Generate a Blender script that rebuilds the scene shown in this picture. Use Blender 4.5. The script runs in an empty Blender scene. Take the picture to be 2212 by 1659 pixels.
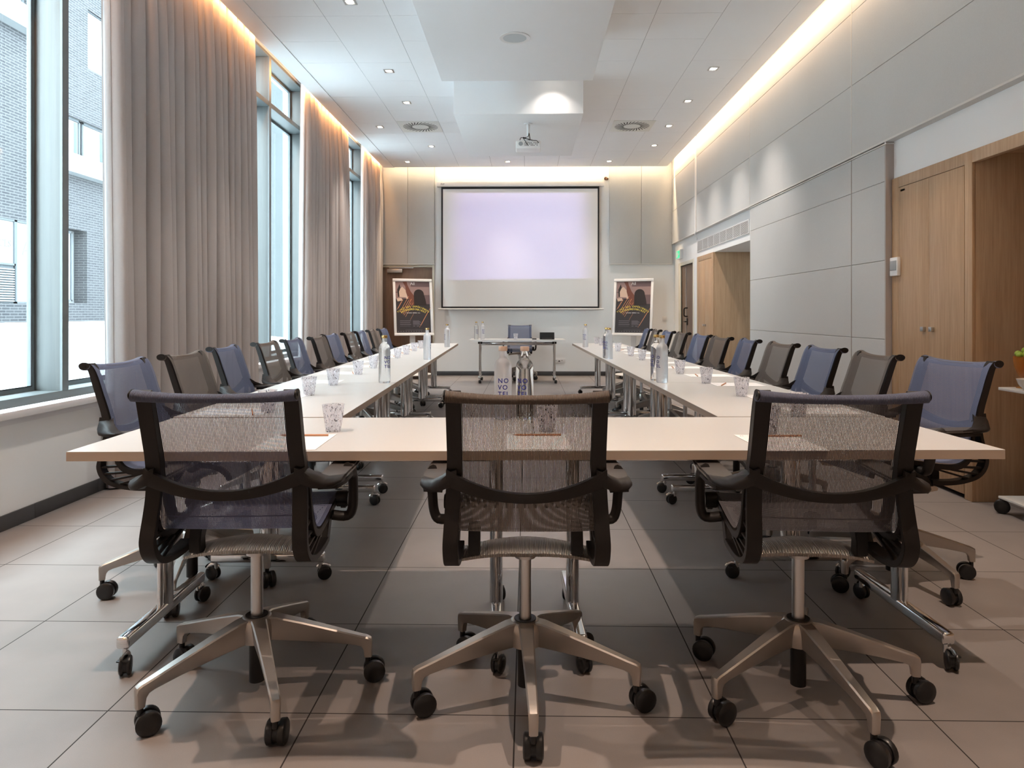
import bpy, bmesh, math, random
from mathutils import Vector, Matrix, noise
random.seed(7)
SC = bpy.context.scene
COL = SC.collection
PI = math.pi
R = math.radians

# ------------------------------------------------------------------ camera, view, world
H = 1.176
cam_d = bpy.data.cameras.new('camera'); cam = bpy.data.objects.new('camera', cam_d); COL.objects.link(cam)
cam_d.sensor_width = 36.0; cam_d.lens = 36.0 * 1536 / 2212; cam_d.shift_y = -151.5 / 2212
cam_d.clip_start = 0.05; cam_d.clip_end = 300
cam.location = (0, 0, H); cam.rotation_euler = (R(90), 0, math.atan(32 / 1536))
SC.camera = cam
SC.view_settings.view_transform = 'Standard'; SC.view_settings.look = 'None'
SC.view_settings.gamma = 1.0; SC.view_settings.exposure = 1.22
SC.view_settings.use_curve_mapping = False

WORLD_COL = (0.79, 0.92, 1.0); WORLD_STR = 11.0
DOWN_COL = (1.0, 0.88, 0.78); DOWN_W = 95.0
COVE_COL = (1.0, 0.66, 0.38); COVE_W = 4.5

w = bpy.data.worlds.new('overcast_sky'); SC.world = w; w.use_nodes = True
bgn = w.node_tree.nodes['Background']; bgn.inputs[0].default_value = (*WORLD_COL, 1); bgn.inputs[1].default_value = WORLD_STR

# ------------------------------------------------------------------ room numbers
XL, XR = -2.84, 2.80          # left wall face, right joinery face
XP = 2.74                     # face of the acoustic panels on the right
YB, YF = 13.55, -2.6          # screen wall, wall behind the camera
ZC = 3.92                     # ceiling
SL, SR, SB = -2.68, 2.605, 13.27   # edges of the ceiling raft (coves beyond)
TZ = 0.74                     # table top

def area_light(name, loc, rot, sx, sy, power, col, spread=180):
    l = bpy.data.lights.new(name, 'AREA'); l.shape = 'RECTANGLE'; l.size = sx; l.size_y = sy
    l.energy = power; l.color = col; l.spread = R(spread)
    o = bpy.data.objects.new(name, l); COL.objects.link(o); o.location = loc; o.rotation_euler = rot
    return o
# warm strips lying in the three coves, one per run, throwing their light onto the walls
cl = SB - YF
area_light('cove_strip_right', (SR + 0.016, (SB + YF) / 2, 3.99), (0, R(-52), 0), 0.03, cl - 0.1, COVE_W * cl * 0.68, COVE_COL)
area_light('cove_strip_left', (SL - 0.022, (SB + YF) / 2, 3.985), (0, R(38), 0), 0.03, cl - 0.1, COVE_W * cl * 0.8, (1.0, 0.46, 0.17))
area_light('cove_strip_back', (0, SB + 0.014, 3.985), (R(78), 0, PI), (SR - SL) - 0.1, 0.025, COVE_W * 5.3 * 7.5, (1.0, 0.74, 0.46))

# ------------------------------------------------------------------ materials
def nmat(name):
    m = bpy.data.materials.new(name); m.use_nodes = True
    nt = m.node_tree; b = nt.nodes['Principled BSDF']
    return m, nt, b
def mat(name, col, rough=0.5, metal=0.0, spec=0.5, bump=None, var=None, trans=0.0, ior=1.45, emit=None, est=0.0, coat=0.0):
    m, nt, b = nmat(name)
    b.inputs['Base Color'].default_value = (*col, 1); b.inputs['Roughness'].default_value = rough
    b.inputs['Metallic'].default_value = metal; b.inputs['Specular IOR Level'].default_value = spec
    b.inputs['Transmission Weight'].default_value = trans; b.inputs['IOR'].default_value = ior
    b.inputs['Coat Weight'].default_value = coat
    if emit: b.inputs['Emission Color'].default_value = (*emit, 1); b.inputs['Emission Strength'].default_value = est
    tc = nt.nodes.new('ShaderNodeTexCoord')
    if var:   # (scale, amount) mottling of the base colour
        n = nt.nodes.new('ShaderNodeTexNoise'); n.inputs['Scale'].default_value = var[0]; n.inputs['Detail'].default_value = 4
        nt.links.new(tc.outputs['Object'], n.inputs['Vector'])
        mx = nt.nodes.new('ShaderNodeMix'); mx.data_type = 'RGBA'
        mx.inputs[6].default_value = (*[c * (1 - var[1]) for c in col], 1); mx.inputs[7].default_value = (*[min(1, c * (1 + var[1])) for c in col], 1)
        nt.links.new(n.outputs['Fac'], mx.inputs[0]); nt.links.new(mx.outputs[2], b.inputs['Base Color'])
    if bump:  # (scale, strength)
        n = nt.nodes.new('ShaderNodeTexNoise'); n.inputs['Scale'].default_value = bump[0]; n.inputs['Detail'].default_value = 3
        nt.links.new(tc.outputs['Object'], n.inputs['Vector'])
        bp = nt.nodes.new('ShaderNodeBump'); bp.inputs['Strength'].default_value = bump[1]; bp.inputs['Distance'].default_value = 0.002
        nt.links.new(n.outputs['Fac'], bp.inputs['Height']); nt.links.new(bp.outputs[0], b.inputs['Normal'])
    return m
def math_node(nt, op, a, b=None, c=None):
    n = nt.nodes.new('ShaderNodeMath'); n.operation = op
    for i, v in enumerate((a, b, c)):
        if v is None: continue
        if isinstance(v, (int, float)): n.inputs[i].default_value = v
        else: nt.links.new(v, n.inputs[i])
    return n.outputs[0]
def wood_mat(name, c1, c2, rough=0.45, scale=1.0, axis='Z'):
    m, nt, b = nmat(name)
    tc = nt.nodes.new('ShaderNodeTexCoord'); mp = nt.nodes.new('ShaderNodeMapping')
    sc = {'Z': (26, 26, 0.9), 'X': (0.9, 26, 26), 'Y': (26, 0.9, 26)}[axis]
    mp.inputs['Scale'].default_value = tuple(s * scale for s in sc); nt.links.new(tc.outputs['Object'], mp.inputs[0])
    n = nt.nodes.new('ShaderNodeTexNoise'); n.inputs['Scale'].default_value = 3.2; n.inputs['Detail'].default_value = 6; n.inputs['Roughness'].default_value = 0.65
    nt.links.new(mp.outputs[0], n.inputs['Vector'])
    n2 = nt.nodes.new('ShaderNodeTexNoise'); n2.inputs['Scale'].default_value = 0.22; n2.inputs['Detail'].default_value = 2
    nt.links.new(mp.outputs[0], n2.inputs['Vector'])
    s = math_node(nt, 'ADD', math_node(nt, 'MULTIPLY', n.outputs['Fac'], 0.75), math_node(nt, 'MULTIPLY', n2.outputs['Fac'], 0.35))
    cr = nt.nodes.new('ShaderNodeValToRGB'); cr.color_ramp.elements[0].position = 0.38; cr.color_ramp.elements[1].position = 0.68
    cr.color_ramp.elements[0].color = (*c2, 1); cr.color_ramp.elements[1].color = (*c1, 1)
    nt.links.new(s, cr.inputs[0]); nt.links.new(cr.outputs[0], b.inputs['Base Color']); b.inputs['Roughness'].default_value = rough
    return m

def floor_mat():
    m, nt, b = nmat('grey_porcelain_tile')
    tc = nt.nodes.new('ShaderNodeTexCoord'); sp = nt.nodes.new('ShaderNodeSeparateXYZ'); nt.links.new(tc.outputs['Object'], sp.inputs[0])
    def line(o, phase, per, wd):
        f = math_node(nt, 'FRACT', math_node(nt, 'DIVIDE', math_node(nt, 'SUBTRACT', o, phase), per))
        return math_node(nt, 'LESS_THAN', math_node(nt, 'ABSOLUTE', math_node(nt, 'SUBTRACT', f, 0.5)), wd / per / 2)
    # the seam sits where fract = .5
    gx = line(sp.outputs[0], -0.035 - 0.3015, 0.603, 0.0042); gy = line(sp.outputs[1], 2.081 - 0.3015, 0.603, 0.0042)
    g = math_node(nt, 'MAXIMUM', gx, gy)
    tx = math_node(nt, 'FLOOR', math_node(nt, 'DIVIDE', math_node(nt, 'SUBTRACT', sp.outputs[0], -0.035), 0.603))
    ty = math_node(nt, 'FLOOR', math_node(nt, 'DIVIDE', math_node(nt, 'SUBTRACT', sp.outputs[1], 2.081), 0.603))
    cb = nt.nodes.new('ShaderNodeCombineXYZ'); nt.links.new(tx, cb.inputs[0]); nt.links.new(ty, cb.inputs[1])
    wn = nt.nodes.new('ShaderNodeTexWhiteNoise'); nt.links.new(cb.outputs[0], wn.inputs['Vector'])
    n = nt.nodes.new('ShaderNodeTexNoise'); n.inputs['Scale'].default_value = 5; n.inputs['Detail'].default_value = 6
    nt.links.new(tc.outputs['Object'], n.inputs['Vector'])
    n2 = nt.nodes.new('ShaderNodeTexNoise'); n2.inputs['Scale'].default_value = 420; nt.links.new(tc.outputs['Object'], n2.inputs['Vector'])
    v = math_node(nt, 'ADD', math_node(nt, 'MULTIPLY', wn.outputs['Value'], 0.10), math_node(nt, 'ADD', math_node(nt, 'MULTIPLY', n.outputs['Fac'], 0.30), math_node(nt, 'MULTIPLY', n2.outputs['Fac'], 0.25)))
    v = math_node(nt, 'ADD', v, 0.68)
    base = nt.nodes.new('ShaderNodeMix'); base.data_type = 'RGBA'; base.blend_type = 'MULTIPLY'; base.inputs[0].default_value = 1
    base.inputs[6].default_value = (0.205, 0.184, 0.176, 1)
    nt.links.new(v, base.inputs[7])
    mx = nt.nodes.new('ShaderNodeMix'); mx.data_type = 'RGBA'; nt.links.new(g, mx.inputs[0]); nt.links.new(base.outputs[2], mx.inputs[6]); mx.inputs[7].default_value = (0.018, 0.015, 0.014, 1)
    nt.links.new(mx.outputs[2], b.inputs['Base Color'])
    rg = math_node(nt, 'ADD', math_node(nt, 'MULTIPLY', n2.outputs['Fac'], 0.10), 0.34)
    nt.links.new(math_node(nt, 'ADD', rg, math_node(nt, 'MULTIPLY', g, 0.4)), b.inputs['Roughness'])
    b.inputs['Specular IOR Level'].default_value = 0.32
    bp = nt.nodes.new('ShaderNodeBump'); bp.inputs['Strength'].default_value = 0.10; bp.inputs['Distance'].default_value = 0.001
    nt.links.new(n2.outputs['Fac'], bp.inputs['Height']); nt.links.new(bp.outputs[0], b.inputs['Normal'])
    return m
def brick_mat():
    m, nt, b = nmat('pale_grey_brick')
    tc = nt.nodes.new('ShaderNodeTexCoord'); sp = nt.nodes.new('ShaderNodeSeparateXYZ'); nt.links.new(tc.outputs['Object'], sp.inputs[0])
    cb = nt.nodes.new('ShaderNodeCombineXYZ'); nt.links.new(math_node(nt, 'ADD', sp.outputs[1], sp.outputs[0]), cb.inputs[0]); nt.links.new(sp.outputs[2], cb.inputs[1])
    br = nt.nodes.new('ShaderNodeTexBrick'); br.inputs['Scale'].default_value = 1.0
    br.inputs['Color1'].default_value = (0.030, 0.030, 0.033, 1); br.inputs['Color2'].default_value = (0.040, 0.040, 0.043, 1); br.inputs['Mortar'].default_value = (0.075, 0.075, 0.077, 1)
    br.inputs['Mortar Size'].default_value = 0.011; br.inputs['Brick Width'].default_value = 0.30; br.inputs['Row Height'].default_value = 0.075
    nt.links.new(cb.outputs[0], br.inputs['Vector']); nt.links.new(br.outputs[0], b.inputs['Base Color']); b.inputs['Roughness'].default_value = 0.8; b.inputs['Specular IOR Level'].default_value = 0.0
    return m
def mesh_fabric(name, col, col2, cover=0.69):
    """open suspension mesh: fine threads run up the chair, gaps between them"""
    m, nt, b = nmat(name)
    tc = nt.nodes.new('ShaderNodeTexCoord'); sp = nt.nodes.new('ShaderNodeSeparateXYZ'); nt.links.new(tc.outputs['Object'], sp.inputs[0])
    f = math_node(nt, 'FRACT', math_node(nt, 'DIVIDE', sp.outputs[0], 0.0037))
    thread = math_node(nt, 'LESS_THAN', f, cover)
    f2 = math_node(nt, 'FRACT', math_node(nt, 'DIVIDE', math_node(nt, 'ADD', sp.outputs[2], sp.outputs[1]), 0.0032))
    op = thread
    mx = nt.nodes.new('ShaderNodeMix'); mx.data_type = 'RGBA'; nt.links.new(f2, mx.inputs[0]); mx.inputs[6].default_value = (*col, 1); mx.inputs[7].default_value = (*col2, 1)
    nt.links.new(mx.outputs[2], b.inputs['Base Color']); b.inputs['Roughness'].default_value = 0.65; b.inputs['Specular IOR Level'].default_value = 0.3
    tr = nt.nodes.new('ShaderNodeBsdfTransparent'); ms = nt.nodes.new('ShaderNodeMixShader')
    nt.links.new(op, ms.inputs[0]); nt.links.new(tr.outputs[0], ms.inputs[1]); nt.links.new(b.outputs[0], ms.inputs[2])
    nt.links.new(ms.outputs[0], nt.nodes['Material Output'].inputs['Surface'])
    return m
def schlick(nt, f0=0.035, top=0.5):
    lw = nt.nodes.new('ShaderNodeLayerWeight'); lw.inputs['Blend'].default_value = 0.5
    return math_node(nt, 'ADD', math_node(nt, 'MULTIPLY', math_node(nt, 'POWER', lw.outputs['Facing'], 5.0), top), f0)
def pane_mat(name='window_glass', tint=(0.93, 0.97, 0.97)):
    m, nt, b = nmat(name)
    nt.nodes.remove(b)
    tr = nt.nodes.new('ShaderNodeBsdfTransparent'); tr.inputs[0].default_value = (*tint, 1)
    gl = nt.nodes.new('ShaderNodeBsdfGlossy'); gl.inputs['Roughness'].default_value = 0.0
    ms = nt.nodes.new('ShaderNodeMixShader'); nt.links.new(schlick(nt), ms.inputs[0]); nt.links.new(tr.outputs[0], ms.inputs[1]); nt.links.new(gl.outputs[0], ms.inputs[2])
    nt.links.new(ms.outputs[0], nt.nodes['Material Output'].inputs['Surface'])
    return m
def speckle_mat():
    """clear tumbler with white and dark flecks in it"""
    m, nt, b = nmat('speckled_glass')
    tc = nt.nodes.new('ShaderNodeTexCoord')
    mp = nt.nodes.new('ShaderNodeMapping'); mp.inputs['Scale'].default_value = (1, 1, 0.5); nt.links.new(tc.outputs['Object'], mp.inputs[0])
    def nz(sc, off):
        n = nt.nodes.new('ShaderNodeTexNoise'); n.inputs['Scale'].default_value = sc; n.inputs['Detail'].default_value = 2.5; n.noise_dimensions = '4D'; n.inputs['W'].default_value = off
        n.inputs['Distortion'].default_value = 1.2
        nt.links.new(mp.outputs[0], n.inputs['Vector']); return n.outputs['Fac']
    white = math_node(nt, 'GREATER_THAN', nz(150, 1.0), 0.50)
    dark = math_node(nt, 'GREATER_THAN', nz(185, 5.0), 0.625)
    fleck = nt.nodes.new('ShaderNodeMix'); fleck.data_type = 'RGBA'; nt.links.new(dark, fleck.inputs[0]); fleck.inputs[6].default_value = (0.92, 0.92, 0.95, 1); fleck.inputs[7].default_value = (0.05, 0.045, 0.06, 1)
    nt.links.new(fleck.outputs[2], b.inputs['Base Color']); b.inputs['Roughness'].default_value = 0.15
    tr = nt.nodes.new('ShaderNodeBsdfTransparent'); tr.inputs[0].default_value = (0.95, 0.95, 0.97, 1)
    gl = nt.nodes.new('ShaderNodeBsdfGlossy'); gl.inputs['Roughness'].default_value = 0.03
    clear = nt.nodes.new('ShaderNodeMixShader'); nt.links.new(schlick(nt, 0.05, 0.6), clear.inputs[0]); nt.links.new(tr.outputs[0], clear.inputs[1]); nt.links.new(gl.outputs[0], clear.inputs[2])
    ms = nt.nodes.new('ShaderNodeMixShader'); nt.links.new(math_node(nt, 'MAXIMUM', math_node(nt, 'MULTIPLY', white, 0.65), dark), ms.inputs[0])
    tl = nt.nodes.new('ShaderNodeBsdfTranslucent'); nt.links.new(fleck.outputs[2], tl.inputs[0]); sm = nt.nodes.new('ShaderNodeMixShader'); sm.inputs[0].default_value = 0.5; nt.links.new(b.outputs[0], sm.inputs[1]); nt.links.new(tl.outputs[0], sm.inputs[2])
    nt.links.new(clear.outputs[0], ms.inputs[1]); nt.links.new(sm.outputs[0], ms.inputs[2]); nt.links.new(ms.outputs[0], nt.nodes['Material Output'].inputs['Surface'])
    return m
def ribbed_metal():
    m, nt, b = nmat('ribbed_aluminium')
    b.inputs['Base Color'].default_value = (0.50, 0.46, 0.42, 1); b.inputs['Metallic'].default_value = 0.9; b.inputs['Roughness'].default_value = 0.38
    tc = nt.nodes.new('ShaderNodeTexCoord'); sp = nt.nodes.new('ShaderNodeSeparateXYZ'); nt.links.new(tc.outputs['Object'], sp.inputs[0])
    s = math_node(nt, 'SINE', math_node(nt, 'MULTIPLY', sp.outputs[0], 2 * PI / 0.0052))
    bp = nt.nodes.new('ShaderNodeBump'); bp.inputs['Strength'].default_value = 0.9; bp.inputs['Distance'].default_value = 0.0012
    nt.links.new(s, bp.inputs['Height']); nt.links.new(bp.outputs[0], b.inputs['Normal'])
    return m
def roll_fabric(name, col):
    m, nt, b = nmat(name)
    b.inputs['Roughness'].default_value = 0.7
    tc = nt.nodes.new('ShaderNodeTexCoord'); sp = nt.nodes.new('ShaderNodeSeparateXYZ'); nt.links.new(tc.outputs['Object'], sp.inputs[0])
    s = math_node(nt, 'SINE', math_node(nt, 'MULTIPLY', sp.outputs[0], 2 * PI / 0.0037))
    mx = nt.nodes.new('ShaderNodeMix'); mx.data_type = 'RGBA'; nt.links.new(math_node(nt, 'MULTIPLY_ADD', s, 0.5, 0.5), mx.inputs[0])
    mx.inputs[6].default_value = (*[c * 0.35 for c in col], 1); mx.inputs[7].default_value = (*col, 1)
    nt.links.new(mx.outputs[2], b.inputs['Base Color'])
    bp = nt.nodes.new('ShaderNodeBump'); bp.inputs['Strength'].default_value = 0.5; bp.inputs['Distance'].default_value = 0.001
    nt.links.new(s, bp.inputs['Height']); nt.links.new(bp.outputs[0], b.inputs['Normal'])
    return m
def fabric_panel(name, col):
    m, nt, b = nmat(name)
    tc = nt.nodes.new('ShaderNodeTexCoord')
    n = nt.nodes.new('ShaderNodeTexNoise'); n.inputs['Scale'].default_value = 160; n.inputs['Detail'].default_value = 2; nt.links.new(tc.outputs['Object'], n.inputs['Vector'])
    n2 = nt.nodes.new('ShaderNodeTexNoise'); n2.inputs['Scale'].default_value = 1.3; n2.inputs['Detail'].default_value = 5; nt.links.new(tc.outputs['Object'], n2.inputs['Vector'])
    v = math_node(nt, 'ADD', math_node(nt, 'MULTIPLY', n.outputs['Fac'], 0.12), math_node(nt, 'MULTIPLY', n2.outputs['Fac'], 0.10))
    v = math_node(nt, 'ADD', v, 0.89)
    mx = nt.nodes.new('ShaderNodeMix'); mx.data_type = 'RGBA'; mx.blend_type = 'MULTIPLY'; mx.inputs[0].default_value = 1; mx.inputs[6].default_value = (*col, 1); nt.links.new(v, mx.inputs[7])
    nt.links.new(mx.outputs[2], b.inputs['Base Color']); b.inputs['Roughness'].default_value = 0.85; b.inputs['Specular IOR Level'].default_value = 0.2
    return m

M = dict(
    white=mat('white_paint', (0.80, 0.81, 0.81), 0.6, var=(0.6, 0.02)),
    ceil=mat('ceiling_paint', (0.84, 0.86, 0.88), 0.7, var=(3, 0.015)),
    dark_gap=mat('shadow_gap', (0.06, 0.06, 0.065), 0.9),
    panel=fabric_panel('grey_acoustic_fabric', (0.52, 0.525, 0.52)),
    panel_trim=mat('panel_trim', (0.60, 0.59, 0.57), 0.5),
    floor=floor_mat(),
    base=mat('dark_skirting_tile', (0.055, 0.055, 0.058), 0.45, var=(8, 0.15)),
    frame=mat('grey_window_frame', (0.14, 0.16, 0.165), 0.45),
    frame_wood=wood_mat('painted_timber_reveal', (0.150, 0.160, 0.158), (0.120, 0.130, 0.130), 0.5, 0.35),
    gasket=mat('black_gasket', (0.012, 0.012, 0.012), 0.6),
    glass=pane_mat(),
    sill=mat('white_sill_board', (0.72, 0.71, 0.72), 0.4),
    curtain=mat('taupe_curtain_cloth', (0.41, 0.372, 0.357), 0.9, spec=0.15, bump=(700, 0.3), var=(260, 0.08)),
    curtain_lining=mat('pale_curtain_lining', (0.62, 0.63, 0.65), 0.9, spec=0.15),
    oak=wood_mat('light_oak_veneer', (0.50, 0.335, 0.205), (0.36, 0.225, 0.125)),
    door=wood_mat('dark_oak_door', (0.20, 0.135, 0.10), (0.13, 0.085, 0.062)),
    door_frame=mat('cream_door_frame', (0.60, 0.58, 0.50), 0.5),
    metal=mat('brushed_steel', (0.55, 0.55, 0.55), 0.3, 1.0),
    chrome=mat('chrome', (0.78, 0.79, 0.80), 0.08, 1.0, var=(20, 0.03)),
    alu=mat('cast_aluminium', (0.47, 0.43, 0.395), 0.36, 0.9, bump=(60, 0.1), var=(14, 0.08)),
    ribbed=ribbed_metal(),
    black=mat('black_plastic', (0.010, 0.0095, 0.0095), 0.45, spec=0.35, var=(30, 0.1)),
    black_soft=mat('satin_black_frame', (0.012, 0.010, 0.0095), 0.46, spec=0.3, var=(12, 0.1)),
    arm=mat('dark_soft_armrest', (0.06, 0.055, 0.053), 0.42, bump=(300, 0.15)),
    wheel=mat('black_caster_wheel', (0.010, 0.010, 0.011), 0.33, var=(40, 0.2)),
    mesh_blue=mesh_fabric('blue_mesh', (0.062, 0.072, 0.125), (0.08, 0.09, 0.15)),  # front chair: same blue mesh, its backlit shade darkened into the colour
    mesh_brown=mesh_fabric('grey_brown_mesh', (0.052, 0.045, 0.040), (0.07, 0.06, 0.055)),  # front chair: shade put into the brown mesh colour likewise
    mesh_slate=mesh_fabric('slate_grey_mesh', (0.072, 0.068, 0.075), (0.092, 0.088, 0.098)),
    mesh_blue_dense=mesh_fabric('blue_mesh_dense', (0.083, 0.107, 0.185), (0.105, 0.13, 0.215), 0.82),  # row chairs: same weave, lit look put into fuller cover and paler colour
    mesh_brown_dense=mesh_fabric('grey_brown_mesh_dense', (0.095, 0.083, 0.074), (0.12, 0.105, 0.096), 0.82),  # brown row mesh, lit look put into cover and colour, weave unchanged
    roll_blue=roll_fabric('blue_mesh_roll', (0.095, 0.11, 0.18)),
    roll_brown=roll_fabric('grey_brown_mesh_roll', (0.11, 0.08, 0.062)),
    table=mat('cream_white_laminate', (0.60, 0.595, 0.58), 0.28, var=(90, 0.012)),
    table_edge=mat('beige_table_edging', (0.44, 0.35, 0.28), 0.5, var=(6, 0.06)),
    paper=mat('white_paper', (0.86, 0.85, 0.85), 0.7),
    ink=mat('blue_black_ink', (0.03, 0.03, 0.06), 0.6),
    pencil=mat('natural_cedar_pencil', (0.50, 0.235, 0.125), 0.5, var=(60, 0.1)),
    lead=mat('graphite_lead', (0.03, 0.03, 0.03), 0.4),
    logo_blue=mat('navy_lettering', (0.012, 0.020, 0.24), 0.5),
    cap_gold=mat('gold_metal_cap', (0.72, 0.50, 0.20), 0.25, 0.9),
    cap_wood=mat('pale_cork_cap', (0.55, 0.42, 0.34), 0.5),
    bottle_clear=mat('clear_bottle_glass', (0.97, 0.99, 0.99), 0.01, trans=1.0, ior=1.36),
    bottle_frost=mat('frosted_bottle_glass', (0.93, 0.945, 0.98), 0.36, trans=0.82, ior=1.28),
    bottle_light=mat('misted_bottle_glass', (0.95, 0.975, 0.98), 0.22, trans=0.88, ior=1.22),
    speck=speckle_mat(),
    screen=mat('matt_white_screen', (0.80, 0.80, 0.80), 0.75),
    screen_black=mat('black_screen_border', (0.010, 0.010, 0.012), 0.6),
    white_plastic=mat('white_plastic', (0.76, 0.76, 0.76), 0.35),
    grey_plastic=mat('grey_plastic', (0.32, 0.34, 0.35), 0.4),
    slot=mat('black_slot', (0.01, 0.01, 0.01), 0.8),
    vent_plate=mat('pale_vent_plate', (0.72, 0.74, 0.71), 0.4),
    lens=mat('lit_downlight_lens', (1, 1, 1), 0.5, emit=(1.0, 0.86, 0.70), est=14),
    sign_green=mat('green_exit_sign', (0.03, 0.42, 0.22), 0.4, emit=(0.05, 0.8, 0.4), est=0.35),
    facade_white=mat('white_shopfront_panel', (0.17, 0.175, 0.18), 0.6, spec=0.0),
    facade_frame=mat('grey_shopfront_frame', (0.07, 0.075, 0.08), 0.5, spec=0.0),
    facade_glass=mat('bluish_facade_glass', (0.06, 0.075, 0.08), 0.12),
    faint=mat('faded_shop_lettering', (0.10, 0.105, 0.11), 0.6, spec=0.0),
    letter=mat('grey_shop_lettering', (0.02, 0.022, 0.027), 0.6, spec=0.0),
    pave=mat('pale_street_paving', (0.42, 0.43, 0.44), 0.8, spec=0.0, var=(0.8, 0.10)),
    cladding=mat('slate_grey_cladding', (0.035, 0.040, 0.050), 0.5, spec=0.0),
    concrete=mat('pale_concrete', (0.075, 0.082, 0.084), 0.7, spec=0.0, var=(2, 0.05)),
    car=mat('dark_car_paint', (0.03, 0.035, 0.04), 0.25), car_red=mat('red_tail_lamp', (0.3, 0.03, 0.03), 0.4),
    ceramic=mat('white_ceramic', (0.80, 0.78, 0.75), 0.2), amber=mat('amber_glass_vase', (0.85, 0.38, 0.08), 0.08, trans=0.7, ior=1.45),
    grape=mat('green_fruit', (0.30, 0.42, 0.05), 0.35, var=(30, 0.15)), orange=mat('orange_fruit', (0.75, 0.30, 0.06), 0.45, var=(40, 0.1)),
    p_dark=mat('poster_near_black', (0.035, 0.030, 0.034), 0.5), p_mauve=mat('poster_mauve', (0.30, 0.20, 0.19), 0.5), p_plum=mat('poster_plum', (0.14, 0.09, 0.095), 0.5),
    p_cream=mat('poster_cream', (0.62, 0.46, 0.36), 0.5), p_hair=mat('poster_hair', (0.022, 0.015, 0.014), 0.5), p_arm=mat('poster_arm', (0.16, 0.055, 0.035), 0.5),
    p_streak=mat('poster_orange_streak', (0.75, 0.32, 0.16), 0.5), p_yellow=mat('poster_yellow', (0.75, 0.62, 0.10), 0.5), p_white=mat('poster_white', (0.75, 0.74, 0.75), 0.5), p_grey=mat('poster_grey', (0.16, 0.15, 0.17), 0.5),
    brick=brick_mat(),
)

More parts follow.
